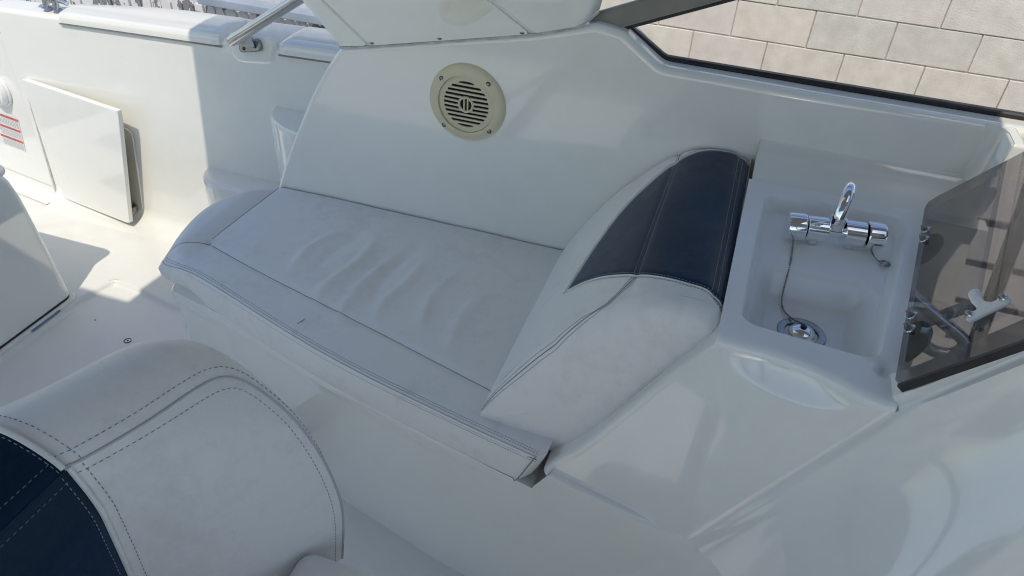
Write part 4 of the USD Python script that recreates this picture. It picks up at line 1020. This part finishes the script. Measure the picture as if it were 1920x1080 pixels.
# white Y-shaped catch held by two screws
k1, k2, k3 = (0.086, 0.106), (0.094, 0.150), (0.135, 0.112)
def hp(a, lift): return hb + hh * a[0] + he * a[1] - hn * lift
catch = cat(hull([(*hp(k1, 0.006), 0.0065), (*hp((0.092, 0.128), 0.006), 0.006), (*hp(k2, 0.006), 0.0065)]), hull([(*hp((0.090, 0.118), 0.006), 0.0062), (*hp((0.104, 0.122), 0.007), 0.0060), (*hp((0.092, 0.134), 0.006), 0.0062)]), hull([(*hp((0.100, 0.121), 0.007), 0.0066), (*hp((0.122, 0.114), 0.009), 0.0072)]), hull([(*hp((0.120, 0.114), 0.009), 0.0072), (*hp(k3, 0.010), 0.0085)]))
obj('catch', catch, 'white_plastic', ha)
for k_ in (k1, k2):
    o = hp(k_, 0.0122); obj('washer', lathe([(0.0, 0.0015), (0.0055, 0.0015), (0.0062, -0.001)], o, -hn, 20), 'stainless', ha)
    obj('bolt', lathe([(0, 0.006), (0.003, 0.0055), (0.0045, 0.003), (0.0047, 0.0)], o, -hn, 12), 'tarnished', ha)

# companionway seen through the hatch
cw = thing('companionway', 'dim companionway with pale louvred side seen through the smoked hatch', 'companionway')
obj('side_jamb', grid_mesh(np.array([[(xl, 1.480, z), (0.487 + (0.91 - z) * 0.171, 1.480, z)] for xl, z in ((0.405, 0.2), (0.405, 0.5), (0.408, 0.80), (0.430, 0.84), (0.480, 0.895))])), 'gelcoat', cw)
obj('counter_side', grid_mesh(np.array([[(0.3115 + (y - 0.88) * 0.166 - (0.80 - z) * 0.06, y, z) for y in (0.90, 1.2, 1.502)] for z in (0.812, 0.3)])), 'gelcoat', cw)
for k_ in range(8):
    z1 = 0.905 - 0.094 * k_
    x0 = 0.489 + (0.91 - z1) * 0.171
    P = np.array([[(X, y, z) for (y, z) in ((1.500, z1), (1.486, z1 - 0.080), (1.487, z1 - 0.084), (1.502, z1 - 0.085), (1.503, z1 - 0.096))] for X in (x0, x0 + 0.3, 1.3)])
    obj('louvre', grid_mesh(P), 'louvre', cw, smooth=20)
obj('well_floor', rbox((0.35, 0.93, -0.05), (1.6, 1.55, 0.0), 0.004, 1), 'louvre', cw)
rl = thing('grab_rail', 'bent stainless grab rails in the companionway behind the smoked hatch', 'rail')
obj('rail_tube', tube(dense([(0.480, 1.3, 1.07), (0.503, 1.3, 0.937), (0.537, 1.3, 0.663), (0.56, 1.3, 0.45)], 0.03), 0.0145, 14), 'stainless', rl)
obj('rail_tube', tube(curve([(0.355, 1.3, 0.765), (0.40, 1.3, 0.732), (0.46, 1.3, 0.694), (0.505, 1.3, 0.668), (0.519, 1.295, 0.655), (0.513, 1.285, 0.642), (0.49, 1.28, 0.633), (0.455, 1.28, 0.640)], 0.006), 0.0125, 14), 'stainless', rl)
obj('rail_tube', tube(dense([(0.44, 1.31, 0.668), (0.512, 1.30, 0.752)], 0.02), 0.0115, 14), 'stainless', rl)

# ================================================================== things on the aft hull side
gr_ = thing('handrail', 'polished stainless handrail end on an oval base on the shaded gunwale', 'handrail')
ht0, ht1 = np.array([-1.405, 1.775, 0.776]), np.array([-1.00, 1.700, 1.030])
obj('tube', tube(np.array([ht0, ht0 + (ht1 - ht0) * 0.02, (ht0 + ht1) / 2, ht1]), [0.0145, 0.0158, 0.0158, 0.0158], 24), 'stainless', gr_)
bc = np.array([-1.375, 1.822, 0.752])
bo = round_poly([(-0.038, -0.022), (0.038, -0.006), (0.034, 0.028), (-0.034, 0.014)], 0.014)
obj('base_plate', slab(bo, 0.012, 0.003, axes(bc + [0, -0.010, 0], (1, 0, 0), (0, 0.2, 0.98), (0, 1, -0.2)), nseg=3, step=0.006), 'tarnished', gr_)
for dx, dz in ((-0.018, -0.006), (0.018, 0.006)):
    obj('screw', screw(bc + [dx, -0.011, dz], (0, -1, 0.1), 0.0055, 0.0025), 'black_rubber', gr_)
obj('stem', beam(bc + [0.01, -0.012, 0.01], ht0 + (ht1 - ht0) * 0.16, 0.02, 0.016), 'stainless', gr_)
# dished pocket round its base
rd = round_poly([(-0.075, -0.055), (0.055, -0.04), (0.075, 0.035), (-0.075, 0.03)], 0.035, 8)
R_ = np.array([np.c_[bc[0] + rd[:, 0] * s, np.full(len(rd), y), bc[2] - 0.004 + rd[:, 1] * s] for s, y in ((1.15, 1.8365), (1.0, 1.829), (0.9, 1.827), (0.75, 1.8275), (0.0, 1.8275))])
obj('handrail_seat', grid_mesh(np.swapaxes(R_, 0, 1).copy(), closed_u=True), 'gelcoat', hull_prim, smooth=60)

# locker door standing ajar
dr = thing('locker_door', 'square white locker door standing ajar against the sunlit hull side', 'door')
d0 = np.array([-2.338, 1.808, 0.018]); d1 = np.array([-1.985, 1.762, 0.020])
du = nrm(d1 - d0); dv = nrm(np.array([0.02, 0.02, 1.0])); dn_ = nrm(np.cross(dv, du)); dn_ = dn_ if dn_[1] > 0 else -dn_
Lw = np.linalg.norm(d1 - d0)
obj('door_panel', slab(round_poly([(0.03, 0.010), (Lw + 0.008, 0.002), (Lw + 0.098, 0.458), (0.006, 0.470)], 0.003), 0.016, 0.0025, axes(d0, du, dv, dn_), nseg=2, step=0.02), 'gelcoat', dr)
lo = np.array([-1.992, 1.800, 0.058])
obj('latch', cat(rbox(lo + [-0.016, -0.008, -0.016], lo + [0.014, 0.02, 0.012], 0.006, 2), hull([(*(lo + [0.0, -0.01, 0.014]), 0.009), (*(lo + [0.012, -0.006, 0.0]), 0.006)])), 'tarnished', dr)
obj('keeper', rbox((-1.986, 1.80, 0.286), (-1.974, 1.824, 0.300), 0.003, 1), 'black_rubber', dr)

vent = thing('vent_cap', 'round white vent cap on the sunlit quarter panel', 'vent')
vo = quarter(0.155, 0.400)
obj('flange', lathe([(0.0, 0.0), (0.056, 0.0), (0.057, 0.006), (0.054, 0.010), (0.046, 0.011)], vo, -QN, 48), 'white_plastic', vent)
obj('cap', lathe([(0.0, 0.034), (0.030, 0.033), (0.044, 0.028), (0.050, 0.019), (0.051, 0.011), (0.046, 0.009)], vo, -QN, 48), 'white_plastic', vent)
obj('grip', beam(vo - QN * 0.034 + QA * 0.03 + QU * 0.018, vo - QN * 0.034 - QA * 0.03 - QU * 0.018, 0.010, 0.014, QN), 'white_plastic', vent)

lb = thing('warning_label', 'white warning label with three red bands below the vent on the quarter panel', 'label')
def lab(y0, y1, z0, z1, lift):
    return np.array([quarter(a + (0.30 - z) * 0.10, z, lift) for a, z in ((y0, z0), (y1, z0), (y1, z1), (y0, z1))])
def card(y0, y1, z0, z1, lift): return trimesh.Trimesh(lab(y0, y1, z0, z1, lift), [[0, 1, 2], [0, 2, 3]], process=False)
obj('sheet', card(0.104, 0.235, 0.168, 0.302, 0.0012), 'label_white', lb, smooth=False)
for k_ in range(3):
    zt_ = 0.3005 - 0.0445 * k_
    obj('red_band', card(0.106, 0.233, zt_ - 0.010, zt_, 0.0018), 'label_red', lb, smooth=False)
    ln = []
    for j in range(5):
        x_ = 0.110
        while x_ < 0.222:
            w_ = rng.uniform(0.006, 0.016); ln.append(card(x_, min(x_ + w_, 0.230), zt_ - 0.0165 - 0.0054 * j, zt_ - 0.0142 - 0.0054 * j, 0.0020)); x_ += w_ + 0.003
    obj('fine_print', cat(*ln), 'label_ink', lb, smooth=False, kind='stuff')
    obj('band_print', cat(*[card(0.135 + 0.012 * j, 0.144 + 0.012 * j, zt_ - 0.0075, zt_ - 0.0025, 0.0024) for j in range(6)]), 'thread_dark', lb, smooth=False, kind='stuff')

cl = thing('mooring_cleat', 'small stainless cleat on top of the gunwale at the far aft corner', 'cleat')
cz = gun_z(-2.15) + 0.012
obj('horn', tube(curve([(-2.205, 1.862, cz + 0.022), (-2.17, 1.862, cz + 0.030), (-2.11, 1.865, cz + 0.030), (-2.075, 1.866, cz + 0.022)], 0.01), 0.0085, 12), 'stainless', cl)
for dx in (-0.02, 0.02): obj('foot', lathe([(0.018, 0.0), (0.011, 0.004), (0.009, 0.028)], (-2.14 + dx, 1.863, cz), (0, 0, 1), 20), 'stainless', cl)

ac = obj('aft_cushion', hull([(-2.30, 0.35, 0.468, 0.018), (-2.30, 1.328, 0.468, 0.018), (-1.915, 0.35, 0.468, 0.018), (-1.915, 1.328, 0.468, 0.018), (-2.28, 0.37, 0.50, 0.022), (-2.28, 1.29, 0.50, 0.022), (-1.93, 0.37, 0.50, 0.022), (-1.93, 1.31, 0.50, 0.022)], 3), 'vinyl_white')
tag(ac, 'grey white vinyl cushion corner on the aft box at the left edge', 'cushion')
